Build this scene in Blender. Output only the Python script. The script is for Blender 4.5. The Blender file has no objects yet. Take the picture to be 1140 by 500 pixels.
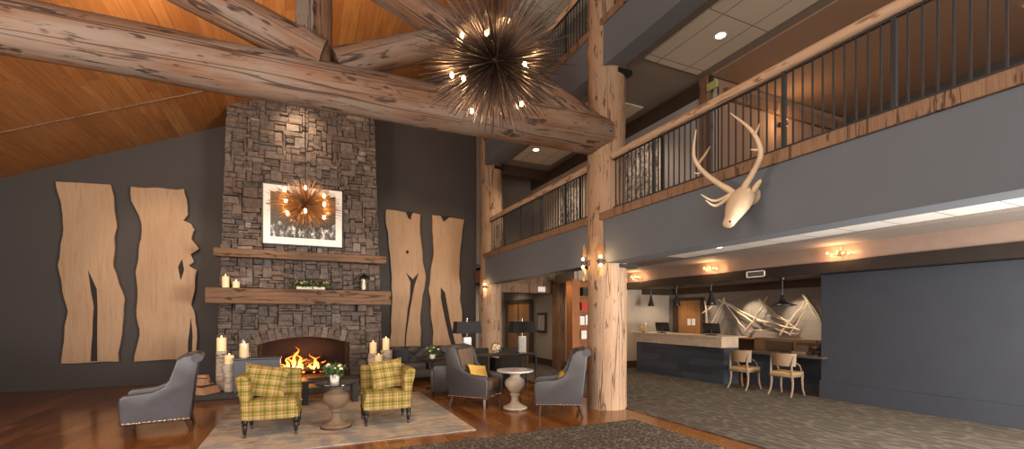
import bpy, bmesh, math, random
from mathutils import Vector, Matrix, noise
PI = math.pi
scene = bpy.context.scene
COL = scene.collection

# ------------------------------------------------------------------ node helpers
class NB:
    def __init__(s, name):
        m = bpy.data.materials.new(name); m.use_nodes = True
        s.m = m; s.nt = m.node_tree; s.nt.nodes.clear()
        s.out = s.n('ShaderNodeOutputMaterial')
        s.b = s.n('ShaderNodeBsdfPrincipled')
        s.l(s.b.outputs[0], s.out.inputs[0])
    def n(s, t, **kw):
        nd = s.nt.nodes.new(t)
        for k, v in kw.items(): setattr(nd, k, v)
        return nd
    def l(s, a, b): s.nt.links.new(a, b)
    def val(s, sock, v):
        if hasattr(v, 'links') or isinstance(v, bpy.types.NodeSocket): s.l(v, sock)
        else: sock.default_value = v
    def math(s, op, a, b=None, c=None):
        nd = s.n('ShaderNodeMath', operation=op)
        s.val(nd.inputs[0], a)
        if b is not None: s.val(nd.inputs[1], b)
        if c is not None: s.val(nd.inputs[2], c)
        return nd.outputs[0]
    def coord(s, kind='Object', scale=(1,1,1), loc=(0,0,0)):
        tc = s.n('ShaderNodeTexCoord'); mp = s.n('ShaderNodeMapping')
        mp.inputs['Scale'].default_value = scale; mp.inputs['Location'].default_value = loc
        s.l(tc.outputs[kind], mp.inputs[0]); return mp.outputs[0]
    def noise(s, vec, scale=5, detail=4, rough=.55, dist=0):
        nd = s.n('ShaderNodeTexNoise'); s.l(vec, nd.inputs['Vector'])
        nd.inputs['Scale'].default_value = scale; nd.inputs['Detail'].default_value = detail
        nd.inputs['Roughness'].default_value = rough; nd.inputs['Distortion'].default_value = dist
        return nd.outputs['Fac']
    def voro(s, vec, scale=5, feature='F1', rnd=1):
        nd = s.n('ShaderNodeTexVoronoi', feature=feature); s.l(vec, nd.inputs['Vector'])
        nd.inputs['Scale'].default_value = scale; nd.inputs['Randomness'].default_value = rnd
        return nd.outputs['Distance']
    def ramp(s, fac, stops, interp='LINEAR'):
        nd = s.n('ShaderNodeValToRGB'); s.l(fac, nd.inputs[0]); r = nd.color_ramp
        r.interpolation = interp
        while len(r.elements) < len(stops): r.elements.new(.5)
        for e, (p, c) in zip(r.elements, stops):
            e.position = p; e.color = (c[0], c[1], c[2], 1) if not isinstance(c, (int, float)) else (c, c, c, 1)
        return nd.outputs[0]
    def mix(s, fac, a, b, mode='MIX'):
        nd = s.n('ShaderNodeMix', data_type='RGBA', blend_type=mode)
        s.val(nd.inputs[0], fac)
        for i, v in ((6, a), (7, b)):
            if isinstance(v, tuple): nd.inputs[i].default_value = (*v[:3], 1)
            else: s.l(v, nd.inputs[i])
        return nd.outputs[2]
    def set(s, color=None, rough=.6, metal=0, spec=.5, bump=None, bstr=.3, bdist=.02, emis=None, estr=0, **kw):
        b = s.b
        if color is not None:
            if isinstance(color, tuple): b.inputs['Base Color'].default_value = (*color[:3], 1)
            else: s.l(color, b.inputs['Base Color'])
        s.val(b.inputs['Roughness'], rough); b.inputs['Metallic'].default_value = metal
        b.inputs['Specular IOR Level'].default_value = spec
        if bump is not None:
            bp = s.n('ShaderNodeBump'); bp.inputs['Strength'].default_value = bstr; bp.inputs['Distance'].default_value = bdist
            s.l(bump, bp.inputs['Height']); s.l(bp.outputs[0], b.inputs['Normal'])
        if emis is not None:
            b.inputs['Emission Color'].default_value = (*emis, 1); b.inputs['Emission Strength'].default_value = estr
        for k, v in kw.items(): b.inputs[k].default_value = v
        return s.m

def plain(name, col, rough=.6, metal=0, var=.12, scale=12, bstr=.08, **kw):
    n = NB(name); v = n.coord('Object')
    f = n.noise(v, scale, 4)
    c = n.mix(f, tuple(x*(1-var) for x in col), tuple(min(1, x*(1+var)) for x in col))
    return n.set(c, rough, metal, bump=f, bstr=bstr, bdist=.01, **kw)

def log_mat(name, light, mid, dark, grain=1.0, knots=True, grey=None):
    n = NB(name)
    v = n.coord('Object', (7, 7, .55))
    g = n.noise(v, 2.2, 7, .62, .4)
    c = n.ramp(g, [(.28, mid), (.5, light), (.72, tuple(x*.82 for x in light))])
    v2 = n.coord('Object', (1, 1, .45))
    big = n.noise(v2, 1.6, 3)
    c = n.mix(n.ramp(big, [(.35, 0), (.7, .55)]), c, mid)
    if grey:
        g2 = n.noise(n.coord('Object', (3, 3, .5), (4, 2, 7)), 1.3, 4)
        c = n.mix(n.ramp(g2, [(.42, 0), (.62, .75)]), c, grey)
    # short dark marks running with the grain, and a few long drying cracks
    vk = n.coord('Object', (5.2, 5.2, 1.7), (3, 1, 2))
    nz = n.n('ShaderNodeTexNoise'); n.l(vk, nz.inputs['Vector']); nz.inputs['Scale'].default_value = 2.5
    ad = n.n('ShaderNodeVectorMath', operation='ADD'); n.l(vk, ad.inputs[0])
    sc = n.n('ShaderNodeVectorMath', operation='SCALE'); n.l(nz.outputs['Color'], sc.inputs[0]); sc.inputs['Scale'].default_value = 1.1
    n.l(sc.outputs[0], ad.inputs[1])
    k = n.voro(ad.outputs[0], 1.0)
    kf = n.ramp(k, [(.15, 1), (.25, 0)])
    k2 = n.voro(n.coord('Object', (11, 11, 3.2), (1, 7, 2)), 1.0)
    kf = n.math('MAXIMUM', kf, n.ramp(k2, [(.07, .8), (.15, 0)]))
    st = n.noise(n.coord('Object', (14, 14, 1.2), (1, 5, 3)), 1.5, 5, .7)
    sf = n.ramp(st, [(.58, 0), (.66, .85)])
    cr = n.noise(n.coord('Object', (4.5, 4.5, .16), (2, 3, 1)), 1.0, 2, .4)
    cf = n.ramp(n.math('ABSOLUTE', n.math('SUBTRACT', cr, .5)), [(.004, 1), (.011, 0)])
    kf = n.math('MAXIMUM', kf, n.math('MULTIPLY', cf, .9))
    if not knots: kf = n.math('MULTIPLY', kf, .0); sf = n.math('MULTIPLY', sf, .25)
    c = n.mix(n.math('MULTIPLY', kf, .8), c, dark)
    c = n.mix(sf, c, dark)
    h = n.math('SUBTRACT', g, n.math('MULTIPLY', kf, .6))
    h = n.math('SUBTRACT', h, n.math('MULTIPLY', sf, .4))
    return n.set(c, .62, bump=h, bstr=.5, bdist=.03, spec=.3)

def plank_mat(name, cols, w, L, across='X', along='Y', gap=.03, gapcol=(.02,.01,.005), rough=.45, grain=.5, spec=.5, kind='Object', bstr=.3):
    n = NB(name); tc = n.coord(kind)
    sx = n.n('ShaderNodeSeparateXYZ'); n.l(tc, sx.inputs[0])
    a, b = sx.outputs[across], sx.outputs[along]
    ai = n.math('FLOOR', n.math('DIVIDE', a, w)); af = n.math('FRACT', n.math('DIVIDE', a, w))
    wn = n.n('ShaderNodeTexWhiteNoise', noise_dimensions='1D'); n.l(ai, wn.inputs['W'])
    bo = n.math('ADD', n.math('DIVIDE', b, L), n.math('MULTIPLY', wn.outputs['Value'], 7.3))
    bi = n.math('FLOOR', bo); bf = n.math('FRACT', bo)
    cb = n.n('ShaderNodeCombineXYZ'); n.l(ai, cb.inputs[0]); n.l(bi, cb.inputs[1])
    w2 = n.n('ShaderNodeTexWhiteNoise', noise_dimensions='2D'); n.l(cb.outputs[0], w2.inputs['Vector'])
    stops = [(i/max(1, len(cols)-1), c) for i, c in enumerate(cols)]
    base = n.ramp(w2.outputs['Value'], stops)
    sc = [1.0, 1.0, 1.0]; sc['XYZ'.index(across)] = 12; sc['XYZ'.index(along)] = .9
    other = ({'X','Y','Z'} - {across, along}).pop(); sc['XYZ'.index(other)] = 12
    mp = n.n('ShaderNodeMapping'); mp.inputs['Scale'].default_value = sc; n.l(tc, mp.inputs[0])
    off = n.n('ShaderNodeVectorMath', operation='ADD'); n.l(mp.outputs[0], off.inputs[0])
    o2 = n.n('ShaderNodeVectorMath', operation='SCALE'); n.l(w2.outputs['Color'], o2.inputs[0]); o2.inputs['Scale'].default_value = 9
    n.l(o2.outputs[0], off.inputs[1])
    g = n.noise(off.outputs[0], 1.5, 6, .6, .5)
    c = n.mix(n.math('MULTIPLY', n.ramp(g, [(.35, 0), (.7, 1)]), grain), base, tuple(x*.45 for x in cols[0]))
    gw = gap
    e1 = n.math('LESS_THAN', af, gw); e2 = n.math('LESS_THAN', bf, gw*w/L*1.2)
    e = n.math('MAXIMUM', e1, e2)
    c = n.mix(e, c, gapcol)
    h = n.math('SUBTRACT', n.math('MULTIPLY', g, .3), e)
    return n.set(c, rough, bump=h, bstr=bstr, bdist=.01, spec=spec)

def tile_mat(name, col, line, w, L, ox=0, oy=0):
    n = NB(name); tc = n.coord('Object', (1,1,1), (ox, oy, 0))
    sx = n.n('ShaderNodeSeparateXYZ'); n.l(tc, sx.inputs[0])
    af = n.math('FRACT', n.math('DIVIDE', sx.outputs[0], w)); bf = n.math('FRACT', n.math('DIVIDE', sx.outputs[1], L))
    e = n.math('MAXIMUM', n.math('LESS_THAN', af, .022/w), n.math('LESS_THAN', bf, .022/L))
    f = n.noise(tc, 60, 3)
    c = n.mix(n.math('MULTIPLY', f, .25), col, tuple(x*.7 for x in col))
    c = n.mix(e, c, line)
    return n.set(c, .8, bump=n.math('SUBTRACT', n.math('MULTIPLY', f, .3), e), bstr=.25, bdist=.006)

def plaid_mat(name):
    n = NB(name); tc = n.coord('UV')
    sx = n.n('ShaderNodeSeparateXYZ'); n.l(tc, sx.inputs[0])
    base = (.27, .185, .038)
    fib = n.noise(n.coord('UV', (1, 1, 1)), 220, 2)
    c = n.mix(n.math('MULTIPLY', fib, .5), base, (.21, .145, .028))
    def band(ax, period, off, half):
        t = n.math('FRACT', n.math('ADD', n.math('DIVIDE', ax, period), off))
        d = n.math('ABSOLUTE', n.math('SUBTRACT', t, .5))
        return n.math('LESS_THAN', d, half)
    U, V = sx.outputs[0], sx.outputs[1]
    P = .135
    for ax in (U, V):
        c = n.mix(n.math('MULTIPLY', band(ax, P, 0, .085), .62), c, (.05, .08, .012))
        c = n.mix(n.math('MULTIPLY', band(ax, P, .5, .035), .45), c, (.50, .44, .28))
        c = n.mix(n.math('MULTIPLY', band(ax, P, .34, .03), .6), c, (.16, .04, .06))
        c = n.mix(n.math('MULTIPLY', band(ax, P, .66, .03), .3), c, (.45, .40, .24))
    return n.set(c, .85, bump=fib, bstr=.15, bdist=.004, spec=.2)

M = {}
M['log'] = log_mat('peeled_log', (.40, .26, .162), (.25, .145, .084), (.055, .027, .016), grey=(.32, .225, .158))
M['truss'] = log_mat('truss_log', (.21, .115, .07), (.11, .052, .030), (.017, .010, .008), grey=(.205, .165, .142))
M['bark'] = log_mat('bark_face', (.20, .155, .125), (.07, .05, .04), (.015, .011, .010))
M['rail'] = log_mat('rail_log', (.55, .38, .26), (.42, .27, .17), (.2, .11, .06))
M['beamwood'] = log_mat('mantel_beam', (.22, .125, .072), (.115, .06, .034), (.025, .013, .009))
M['trimwood'] = log_mat('trim_board', (.26, .155, .095), (.185, .10, .058), (.05, .028, .018))
M['slabwood'] = log_mat('live_edge_slab', (.49, .325, .205), (.38, .235, .135), (.25, .135, .07), knots=False)
M['darkwood'] = plain('dark_brown_wood', (.045, .024, .014), .5, var=.4, scale=20)
M['doorwood'] = plank_mat('door_wood', [(.36,.16,.05),(.42,.20,.065)], .3, 3, 'Y', 'Z', .02, rough=.4)
M['bookwood'] = plain('bookcase_wood', (.26, .095, .03), .45, var=.3, scale=9)
M['bark_inlay'] = plain('bark_inlay', (.028, .020, .018), .9, var=.5, scale=30, bstr=.5)
M['roof'] = plank_mat('roof_planks', [(.35,.125,.032),(.46,.19,.055),(.40,.155,.042),(.52,.235,.075)], .16, 3.6, 'X', 'Y', .035, (.16,.05,.014), .42, .5)
M['floor'] = plank_mat('floor_boards', [(.15,.05,.012),(.23,.085,.021),(.31,.125,.033),(.18,.06,.015)], .19, 1.9, 'X', 'Y', .02, (.025,.009,.003), .16, .6, spec=.6, bstr=.08)
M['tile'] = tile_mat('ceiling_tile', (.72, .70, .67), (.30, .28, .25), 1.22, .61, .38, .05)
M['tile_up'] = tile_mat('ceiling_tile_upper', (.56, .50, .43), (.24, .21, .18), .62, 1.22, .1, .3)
M['fascia'] = plain('grey_plaster', (.115, .130, .155), .75, var=.06, scale=2.5, bstr=.04)
M['fasciaedge'] = plain('plaster_corner_bead', (.42, .40, .38), .7)
M['darkwall'] = plain('charcoal_wall', (.060, .053, .052), .8, var=.05, scale=2)
M['soffit'] = plain('taupe_drywall', (.22, .185, .16), .8, var=.06, scale=2)
M['beige'] = plain('beige_wall', (.34, .28, .215), .8, var=.05, scale=2)
M['grey2'] = plain('light_grey_wall', (.33, .31, .30), .8, var=.05, scale=2)
M['brown2'] = plain('brown_wall', (.30, .19, .13), .8, var=.05, scale=2)
M['copper'] = plain('bulkhead_brown', (.27, .19, .15), .5, metal=.15, var=.2, scale=4)
M['steel'] = plain('dark_steel', (.018, .017, .017), .45, metal=.6)
M['balu'] = plain('baluster_steel', (.035, .036, .042), .5, metal=.3)
M['bronze'] = plain('bronze_rod', (.062, .042, .036), .38, metal=.7, var=.3, scale=3)
M['copper_and_glow'] = plain('copper_and_lit_bronze', (.55, .30, .14), .35, metal=.7, var=.2)  # copper tubes; also bronze rods with lamp glow put into the colour
M['black'] = plain('black_lacquer', (.010, .009, .009), .35)
M['shade'] = plain('black_linen_shade', (.014, .013, .015), .85, scale=80, bstr=.2)
M['ebony'] = plain('ebony_beam', (.018,.013,.011), .4, var=.4, scale=6)
M['blackglass'] = plain('black_glass_top', (.012, .012, .013), .08)
M['deskblue'] = plank_mat('desk_panel', [(.030,.036,.050),(.042,.050,.066),(.024,.030,.042)], .19, 1.05, 'Z', 'Y', .03, (.01,.012,.016), .45, .35)
M['panelblue'] = plain('slate_blue_panel', (.024, .028, .038), .6, var=.15, scale=4)
M['deskstone'] = plain('counter_stone', (.36, .27, .195), .35, var=.35, scale=7)
M['deskwoodpanel'] = plain('desk_wood_panel', (.12, .065, .03), .45, var=.35, scale=5)
M['granite'] = plain('dark_granite', (.05, .045, .042), .2, var=.4, scale=60)
M['receptwall'] = plank_mat('grey_weathered_panel', [(.20,.18,.16),(.25,.22,.195),(.18,.16,.145),(.23,.205,.18)], .5, 1.3, 'Z', 'Y', .008, (.08,.07,.06), .7, .25)
M['branch'] = plain('bleached_branch', (.62, .50, .37), .7, var=.25, scale=15, bstr=.3)
M['leather'] = plain('slate_leather', (.040, .037, .040), .38, var=.18, scale=14, bstr=.12)
M['leatherbrown'] = plain('brown_seat_leather', (.13, .085, .055), .42, var=.2, scale=12, bstr=.15)
M['leatherblue'] = plain('blue_brown_leather', (.052, .050, .062), .32, var=.3, scale=8, bstr=.12)
M['sofafab'] = plain('charcoal_upholstery', (.055, .046, .044), .6, var=.2, scale=18, bstr=.15)
M['yellow'] = plain('mustard_fabric', (.50, .30, .06), .85, var=.25, scale=40, bstr=.2)
M['navyfab'] = plain('slate_cushion_fabric', (.035, .04, .05), .8)
M['nail'] = plain('nickel_nailhead', (.75, .70, .62), .25, metal=1)
M['plaid'] = plaid_mat('yellow_plaid')
M['legdark'] = plain('dark_turned_leg', (.012, .009, .008), .3)
M['legbrown'] = plain('brown_leg', (.055, .028, .016), .4)
M['stonebal'] = plain('carved_stone_wood', (.15, .10, .062), .75, var=.35, scale=9, bstr=.4)
M['paleurn'] = plain('pale_carved_stone', (.36, .29, .225), .75, var=.3, scale=9, bstr=.4)
M['palestone'] = plain('pale_tabletop', (.46, .45, .44), .25, var=.2, scale=9)
M['wax'] = plain('ivory_wax_glow', (.88, .72, .45), .5, var=.05, emis=(1,.62,.25), estr=.2)  # candlelight in the wax is put in as faint emission
M['potwhite'] = plain('cream_pot', (.72, .66, .58), .5)
M['leaf'] = plain('green_leaf', (.05, .10, .025), .55, var=.5, scale=25)
M['petal'] = plain('cream_petal', (.85, .68, .45), .6, var=.15, scale=20)
M['petalo'] = plain('orange_petal', (.75, .30, .08), .6, var=.3, scale=20)
M['bone'] = plain('carved_pale_wood', (.58, .43, .285), .6, var=.18, scale=8, bstr=.15)
M['skullw'] = M['bone']
M['oak'] = plain('grey_oak', (.16, .115, .072), .55, var=.3, scale=14)
M['oakback'] = plain('oak_chair_back', (.18, .112, .062), .5, var=.25, scale=9)
M['tan'] = plain('tan_leather', (.32, .19, .08), .45, var=.15)
M['chrome'] = plain('chrome', (.7, .7, .7), .15, metal=1)
M['white'] = plain('white_paint', (.78, .76, .72), .5, var=.02)
M['matwhite'] = plain('white_mat_board', (.86, .84, .82), .6, var=.02)
M['red'] = plain('red_print', (.45, .03, .02), .5)
M['hearth'] = plain('dark_hearth_slab', (.030, .028, .028), .55, var=.5, scale=8, bstr=.4)
M['soot'] = plain('soot_firebrick', (.030, .015, .011), .9, var=.5, scale=6)
M['greybox'] = plain('blue_grey_metal', (.10, .11, .135), .45, var=.1, scale=3)
M['green_sign'] = plain('exit_sign_face', (.40, .42, .14), .5)
def glassm(name, col=(1,1,1), rough=.02, alpha=1):
    n = NB(name); n.nt.nodes.remove(n.b)
    g = n.n('ShaderNodeBsdfGlossy'); g.inputs['Roughness'].default_value = rough
    t = n.n('ShaderNodeBsdfTransparent'); t.inputs[0].default_value = (*col, 1)
    mx = n.n('ShaderNodeMixShader'); fr = n.n('ShaderNodeFresnel'); fr.inputs[0].default_value = 1.45
    n.l(n.math('ADD', n.math('MULTIPLY', fr.outputs[0], .35), .03), mx.inputs[0]); n.l(t.outputs[0], mx.inputs[1]); n.l(g.outputs[0], mx.inputs[2]); n.l(mx.outputs[0], n.out.inputs[0])
    return n.m
M['glass'] = glassm('clear_glass', (.93,.95,.94))
def emit(name, col, s):
    n = NB(name); return n.set((.02,.02,.02), .5, emis=col, estr=s)
M['bulb'] = emit('glowing_bulb', (1, .62, .25), 28)
M['lens'] = emit('downlight_lens', (1, .80, .55), 14)
M['flamelet'] = emit('candle_flame', (1, .6, .2), 8)
M['ember'] = emit('ember', (1, .16, .02), 5)
n = NB('acrylic_block'); M['acrylic'] = n.set(n.ramp(n.noise(n.coord('Object'), 30, 5), [(.3,(.5,.5,.5)),(.7,(.9,.89,.86))]), .15, spec=.8, **{'Transmission Weight': .15})
# flames
n = NB('fire_flame')
sx = n.n('ShaderNodeSeparateXYZ'); n.l(n.coord('Generated'), sx.inputs[0])
c = n.ramp(n.math('ADD', sx.outputs[2], n.math('MULTIPLY', n.math('SUBTRACT', n.noise(n.coord('Object'), 9, 3), .5), .8)), [(0, (1,.62,.20)), (.45, (1,.40,.06)), (.9, (.9,.13,.01))])
n.set((.02,.01,0), .9); n.l(c, n.b.inputs['Emission Color']); n.b.inputs['Emission Strength'].default_value = 3.6
M['flame'] = n.m
# stone
n = NB('ledge_stone')
g = n.n('ShaderNodeNewGeometry')
c0 = n.ramp(g.outputs['Random Per Island'], [(0,(.055,.045,.046)),(.18,(.135,.095,.078)),(.34,(.22,.14,.10)),(.5,(.09,.075,.077)),(.66,(.225,.165,.13)),(.8,(.12,.07,.056)),(.92,(.155,.135,.135)),(1,(.40,.32,.26))])
nz = n.noise(n.coord('Object'), 11, 6, .65)
nf = n.noise(n.coord('Object', (1, 1, 1.8)), 26, 7, .75)
c = n.mix(n.ramp(nf, [(.38, 0), (.62, .85)]), c0, n.mix(nz, (.035,.030,.032), (.36,.30,.26)))
c = n.mix(n.ramp(nz, [(.35, .55), (.5, 0)]), c, (.045,.037,.036))
M['stone'] = n.set(c, .85, bump=n.math('ADD', nz, nf), bstr=.9, bdist=.03, spec=.25)
M['mortar'] = plain('dark_mortar', (.04,.034,.031), .95, var=.3)
# split log ends, birch
n = NB('birch_bark'); f = n.noise(n.coord('Object', (2.5,2.5,16)), 3, 4, .6)
M['birch'] = n.set(n.ramp(f, [(.36,(.12,.085,.065)),(.46,(.50,.42,.35)),(.7,(.68,.60,.52))]), .75, bump=f, bstr=.3)
M['cutwood'] = plain('split_firewood', (.48, .28, .16), .8, var=.3, scale=12, bstr=.4)
M['firewoodbark'] = plain('firewood_bark', (.10, .06, .04), .9, var=.5, scale=18, bstr=.6)
M['charlog'] = plain('charred_log', (.035, .018, .010), .9, var=.6, scale=20, bstr=.6)
# carpets
def carpet(name, a, b, sc, lw, asp):
    n = NB(name); v = n.coord('Object', asp)
    nz = n.n('ShaderNodeTexNoise'); n.l(v, nz.inputs['Vector']); nz.inputs['Scale'].default_value = 3
    ad = n.n('ShaderNodeVectorMath', operation='ADD'); n.l(v, ad.inputs[0])
    s_ = n.n('ShaderNodeVectorMath', operation='SCALE'); n.l(nz.outputs['Color'], s_.inputs[0]); s_.inputs['Scale'].default_value = .12
    n.l(s_.outputs[0], ad.inputs[1])
    d = n.voro(ad.outputs[0], sc, 'DISTANCE_TO_EDGE')
    l = n.ramp(d, [(lw, 1), (lw*2.2, 0)])
    pile = n.noise(n.coord('Object'), 160, 2)
    brk = n.noise(v, 6, 4)
    c = n.mix(n.math('MULTIPLY', l, n.ramp(brk, [(.3,.35),(.6,1)])), n.mix(pile, a, tuple(x*1.5 for x in a)), b)
    return n.set(c, .95, bump=pile, bstr=.3, bdist=.005, spec=.1)
M['carpet1'] = carpet('near_carpet', (.045,.037,.030), (.21,.18,.145), 13, .035, (1,1,1))
M['carpet2'] = carpet('far_carpet', (.055,.047,.038), (.13,.112,.09), 5, .06, (1.6,.55,1))
n = NB('faded_rug'); v = n.coord('Object', (.8, 2.6, 1)); f = n.noise(v, 1.6, 5, .6, .3); f2 = n.noise(n.coord('Object', (2.2,.7,1), (5,3,0)), 1.5, 4); pile = n.noise(n.coord('Object'), 150, 2)
c = n.ramp(f, [(.3,(.20,.09,.05)),(.41,(.36,.27,.19)),(.5,(.46,.39,.31)),(.58,(.25,.25,.26)),(.66,(.42,.35,.27)),(.78,(.30,.18,.11))])
c = n.mix(n.ramp(f2, [(.48,0),(.6,.65)]), c, (.19,.20,.225))
M['rug'] = n.set(n.mix(n.math('MULTIPLY', pile, .3), c, (.15,.12,.09)), .95, bump=pile, bstr=.3, bdist=.005, spec=.1)
# framed photographs (black-and-white mountain forest / bare trees)
n = NB('mountain_photo'); tc = n.coord('Object')
sx = n.n('ShaderNodeSeparateXYZ'); n.l(tc, sx.inputs[0])
h = n.math('ADD', sx.outputs[2], n.math('MULTIPLY', n.math('SUBTRACT', n.noise(n.coord('Object', (1,1,.3)), 3.2, 5, .6), .5), .9))
rk = n.ramp(n.noise(n.coord('Object', (1.5,1,.8)), 5.5, 8, .75), [(.42,(.02,.018,.018)),(.51,(.12,.11,.11)),(.60,(.75,.73,.71))])
sky = n.ramp(sx.outputs[2], [(0,(.05,.045,.042)),(.6,(.018,.016,.016))])
c = n.mix(n.math('GREATER_THAN', h, -.24), rk, sky)
M['photo'] = n.set(c, .35)
n = NB('winter_trees_photo'); f = n.noise(n.coord('Object', (1,9,1.6)), 1.6, 5, .6); f3 = n.noise(n.coord('Object'), 11, 6, .75)
c = n.mix(.55, n.ramp(f, [(.42,(.02,.015,.013)),(.6,(.55,.5,.46))]), n.ramp(f3, [(.45,(.02,.015,.013)),(.6,(.6,.55,.5))]))
M['photo2'] = n.set(c, .35)
n = NB('mirror_face'); M['mirror'] = n.set((.5,.5,.5), .05, metal=1)
n = NB('monitor_screen'); M['screen'] = n.set((.012,.012,.014), .2)

# ------------------------------------------------------------------ mesh helpers
class MB:
    def __init__(s): s.bm = bmesh.new()
    def _new(s, f):
        k = len(s.bm.verts); f(); s.bm.verts.ensure_lookup_table(); return s.bm.verts[k:]
    def box(s, c, d, bev=0, rot=None, seg=2):
        t = bmesh.new(); bmesh.ops.create_cube(t, size=1)
        for v in t.verts: v.co = Vector((v.co.x*d[0], v.co.y*d[1], v.co.z*d[2]))
        if bev: bmesh.ops.bevel(t, geom=t.edges[:], offset=bev, segments=seg, affect='EDGES', profile=.5)
        m = Matrix.Translation(c) @ (rot.to_4x4() if rot else Matrix())
        s.merge(t, m); return s
    def merge(s, t, m=Matrix()):
        me = bpy.data.meshes.new('t'); t.transform(m); t.to_mesh(me); t.free(); s.bm.from_mesh(me); bpy.data.meshes.remove(me)
    def soft(s, c, d, k=.4, rot=None, n=6, puff=0):
        t = bmesh.new(); bmesh.ops.create_cube(t, size=2)
        bmesh.ops.subdivide_edges(t, edges=t.edges[:], cuts=n, use_grid_fill=True)
        for v in t.verts:
            a, b, e = v.co
            p = Vector((a*math.sqrt(max(0,1-k*b*b/2-k*e*e/2+k*b*b*e*e/3)), b*math.sqrt(max(0,1-k*a*a/2-k*e*e/2+k*a*a*e*e/3)), e*math.sqrt(max(0,1-k*a*a/2-k*b*b/2+k*a*a*b*b/3))))
            if puff and e > 0: p.z += puff*(1-a*a)*(1-b*b)*2/d[2]
            v.co = Vector((p.x*d[0]/2, p.y*d[1]/2, p.z*d[2]/2))
        s.merge(t, Matrix.Translation(c) @ (rot.to_4x4() if rot else Matrix())); return s
    def prism(s, poly, axis, a0, a1, bev=0):
        """poly in the two other axes (cyclic order), extruded along axis from a0 to a1"""
        t = bmesh.new()
        def P(u, v, w):
            return {'X': (w, u, v), 'Y': (u, w, v), 'Z': (u, v, w)}[axis]
        lo = [t.verts.new(P(u, v, a0)) for u, v in poly]; hi = [t.verts.new(P(u, v, a1)) for u, v in poly]
        f1 = t.faces.new(lo); f2 = t.faces.new(hi[::-1]); k = len(poly)
        for i in range(k): t.faces.new((lo[i], hi[i], hi[(i+1) % k], lo[(i+1) % k]))
        bmesh.ops.recalc_face_normals(t, faces=t.faces[:])
        if bev:
            ed = list(f1.edges) + list(f2.edges)
            bmesh.ops.bevel(t, geom=ed, offset=bev, segments=3, affect='EDGES', profile=.5)
        s.merge(t); return s
    def lathe(s, prof, c=(0,0,0), n=24, rot=None, cap=True):
        t = bmesh.new(); rings = []
        for r, z in prof:
            rings.append([t.verts.new((max(r,1e-4)*math.cos(2*PI*i/n), max(r,1e-4)*math.sin(2*PI*i/n), z)) for i in range(n)])
        for A, B in zip(rings, rings[1:]):
            for i in range(n): t.faces.new((A[i], A[(i+1) % n], B[(i+1) % n], B[i]))
        if cap: t.faces.new(rings[0][::-1]); t.faces.new(rings[-1])
        s.merge(t, Matrix.Translation(c) @ (rot.to_4x4() if rot else Matrix())); return s
    def tube(s, pts, rad, n=8, flat=1.0):
        pts = [Vector(p) for p in pts]
        if isinstance(rad, (int, float)): rad = [rad]*len(pts)
        t = bmesh.new(); rings = []; up = Vector((0,0,1))
        prev = None
        for i, p in enumerate(pts):
            d = (pts[min(i+1, len(pts)-1)] - pts[max(i-1, 0)]).normalized()
            if prev is None:
                x = d.cross(Vector((0,0,1)) if abs(d.z) < .9 else Vector((1,0,0))).normalized()
            else:
                x = (prev - d*prev.dot(d)).normalized()
            prev = x; y = d.cross(x)
            rings.append([t.verts.new(p + (x*math.cos(2*PI*k/n) + y*math.sin(2*PI*k/n)*flat)*rad[i]) for k in range(n)])
        for A, B in zip(rings, rings[1:]):
            for i in range(n): t.faces.new((A[i], A[(i+1) % n], B[(i+1) % n], B[i]))
        t.faces.new(rings[0][::-1]); t.faces.new(rings[-1])
        bmesh.ops.recalc_face_normals(t, faces=t.faces[:])
        s.merge(t); return s
    def sphere(s, c, r, u=12, v=8, sc=(1,1,1), rot=None):
        t = bmesh.new(); bmesh.ops.create_uvsphere(t, u_segments=u, v_segments=v, radius=r)
        m = Matrix.Translation(c) @ (rot.to_4x4() if rot else Matrix()) @ Matrix.Diagonal((*sc, 1))
        s.merge(t, m); return s
    def tri(s, *p):
        vs = [s.bm.verts.new(q) for q in p]; s.bm.faces.new(vs); return s
    def build(s, name, mat, parent=None, loc=(0,0,0), rot=(0,0,0), smooth=True, uv=False, mat2=None):
        me = bpy.data.meshes.new(name); s.bm.normal_update()
        if uv:
            L = s.bm.loops.layers.uv.new('UVMap')
            for f in s.bm.faces:
                a = [abs(x) for x in f.normal]; k = a.index(max(a))
                for l in f.loops:
                    c = l.vert.co; l[L].uv = {0: (c.y, c.z), 1: (c.x, c.z), 2: (c.x, c.y)}[k]
        s.bm.to_mesh(me); s.bm.free()
        me.materials.append(M[mat] if isinstance(mat, str) else mat)
        o = bpy.data.objects.new(name, me); COL.objects.link(o)
        o.location = loc; o.rotation_euler = rot
        if parent: o.parent = parent
        if smooth:
            for p in me.polygons: p.use_smooth = True
            try: me.set_sharp_from_angle(angle=math.radians(38))
            except Exception: pass
        return o

def tag(o, label, cat, group=None, kind=None):
    o['label'] = label; o['category'] = cat
    if group: o['group'] = group
    if kind: o['kind'] = kind
    return o
def thing(name, label, cat, loc=(0,0,0), rz=0, group=None):
    o = bpy.data.objects.new(name, None); COL.objects.link(o); o.empty_display_size = .1
    o.location = loc; o.rotation_euler = (0,0,rz); return tag(o, label, cat, group)
def struct(name, mb, mat, parent=None, **kw):
    o = mb.build(name, mat, parent, **kw)
    if not parent: o['kind'] = 'structure'
    return o
def kids(o): return [c for c in bpy.data.objects if c.parent == o]
def dup(root, loc, rz=None, label=None, group=None):
    r = root.copy(); COL.objects.link(r); r.location = loc
    if rz is not None: r.rotation_euler = (0,0,rz)
    if label: r['label'] = label
    if group: r['group'] = group
    for ch in kids(root):
        c = ch.copy(); COL.objects.link(c); c.parent = r
        for g in kids(ch):
            d = g.copy(); COL.objects.link(d); d.parent = c
    return r
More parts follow.
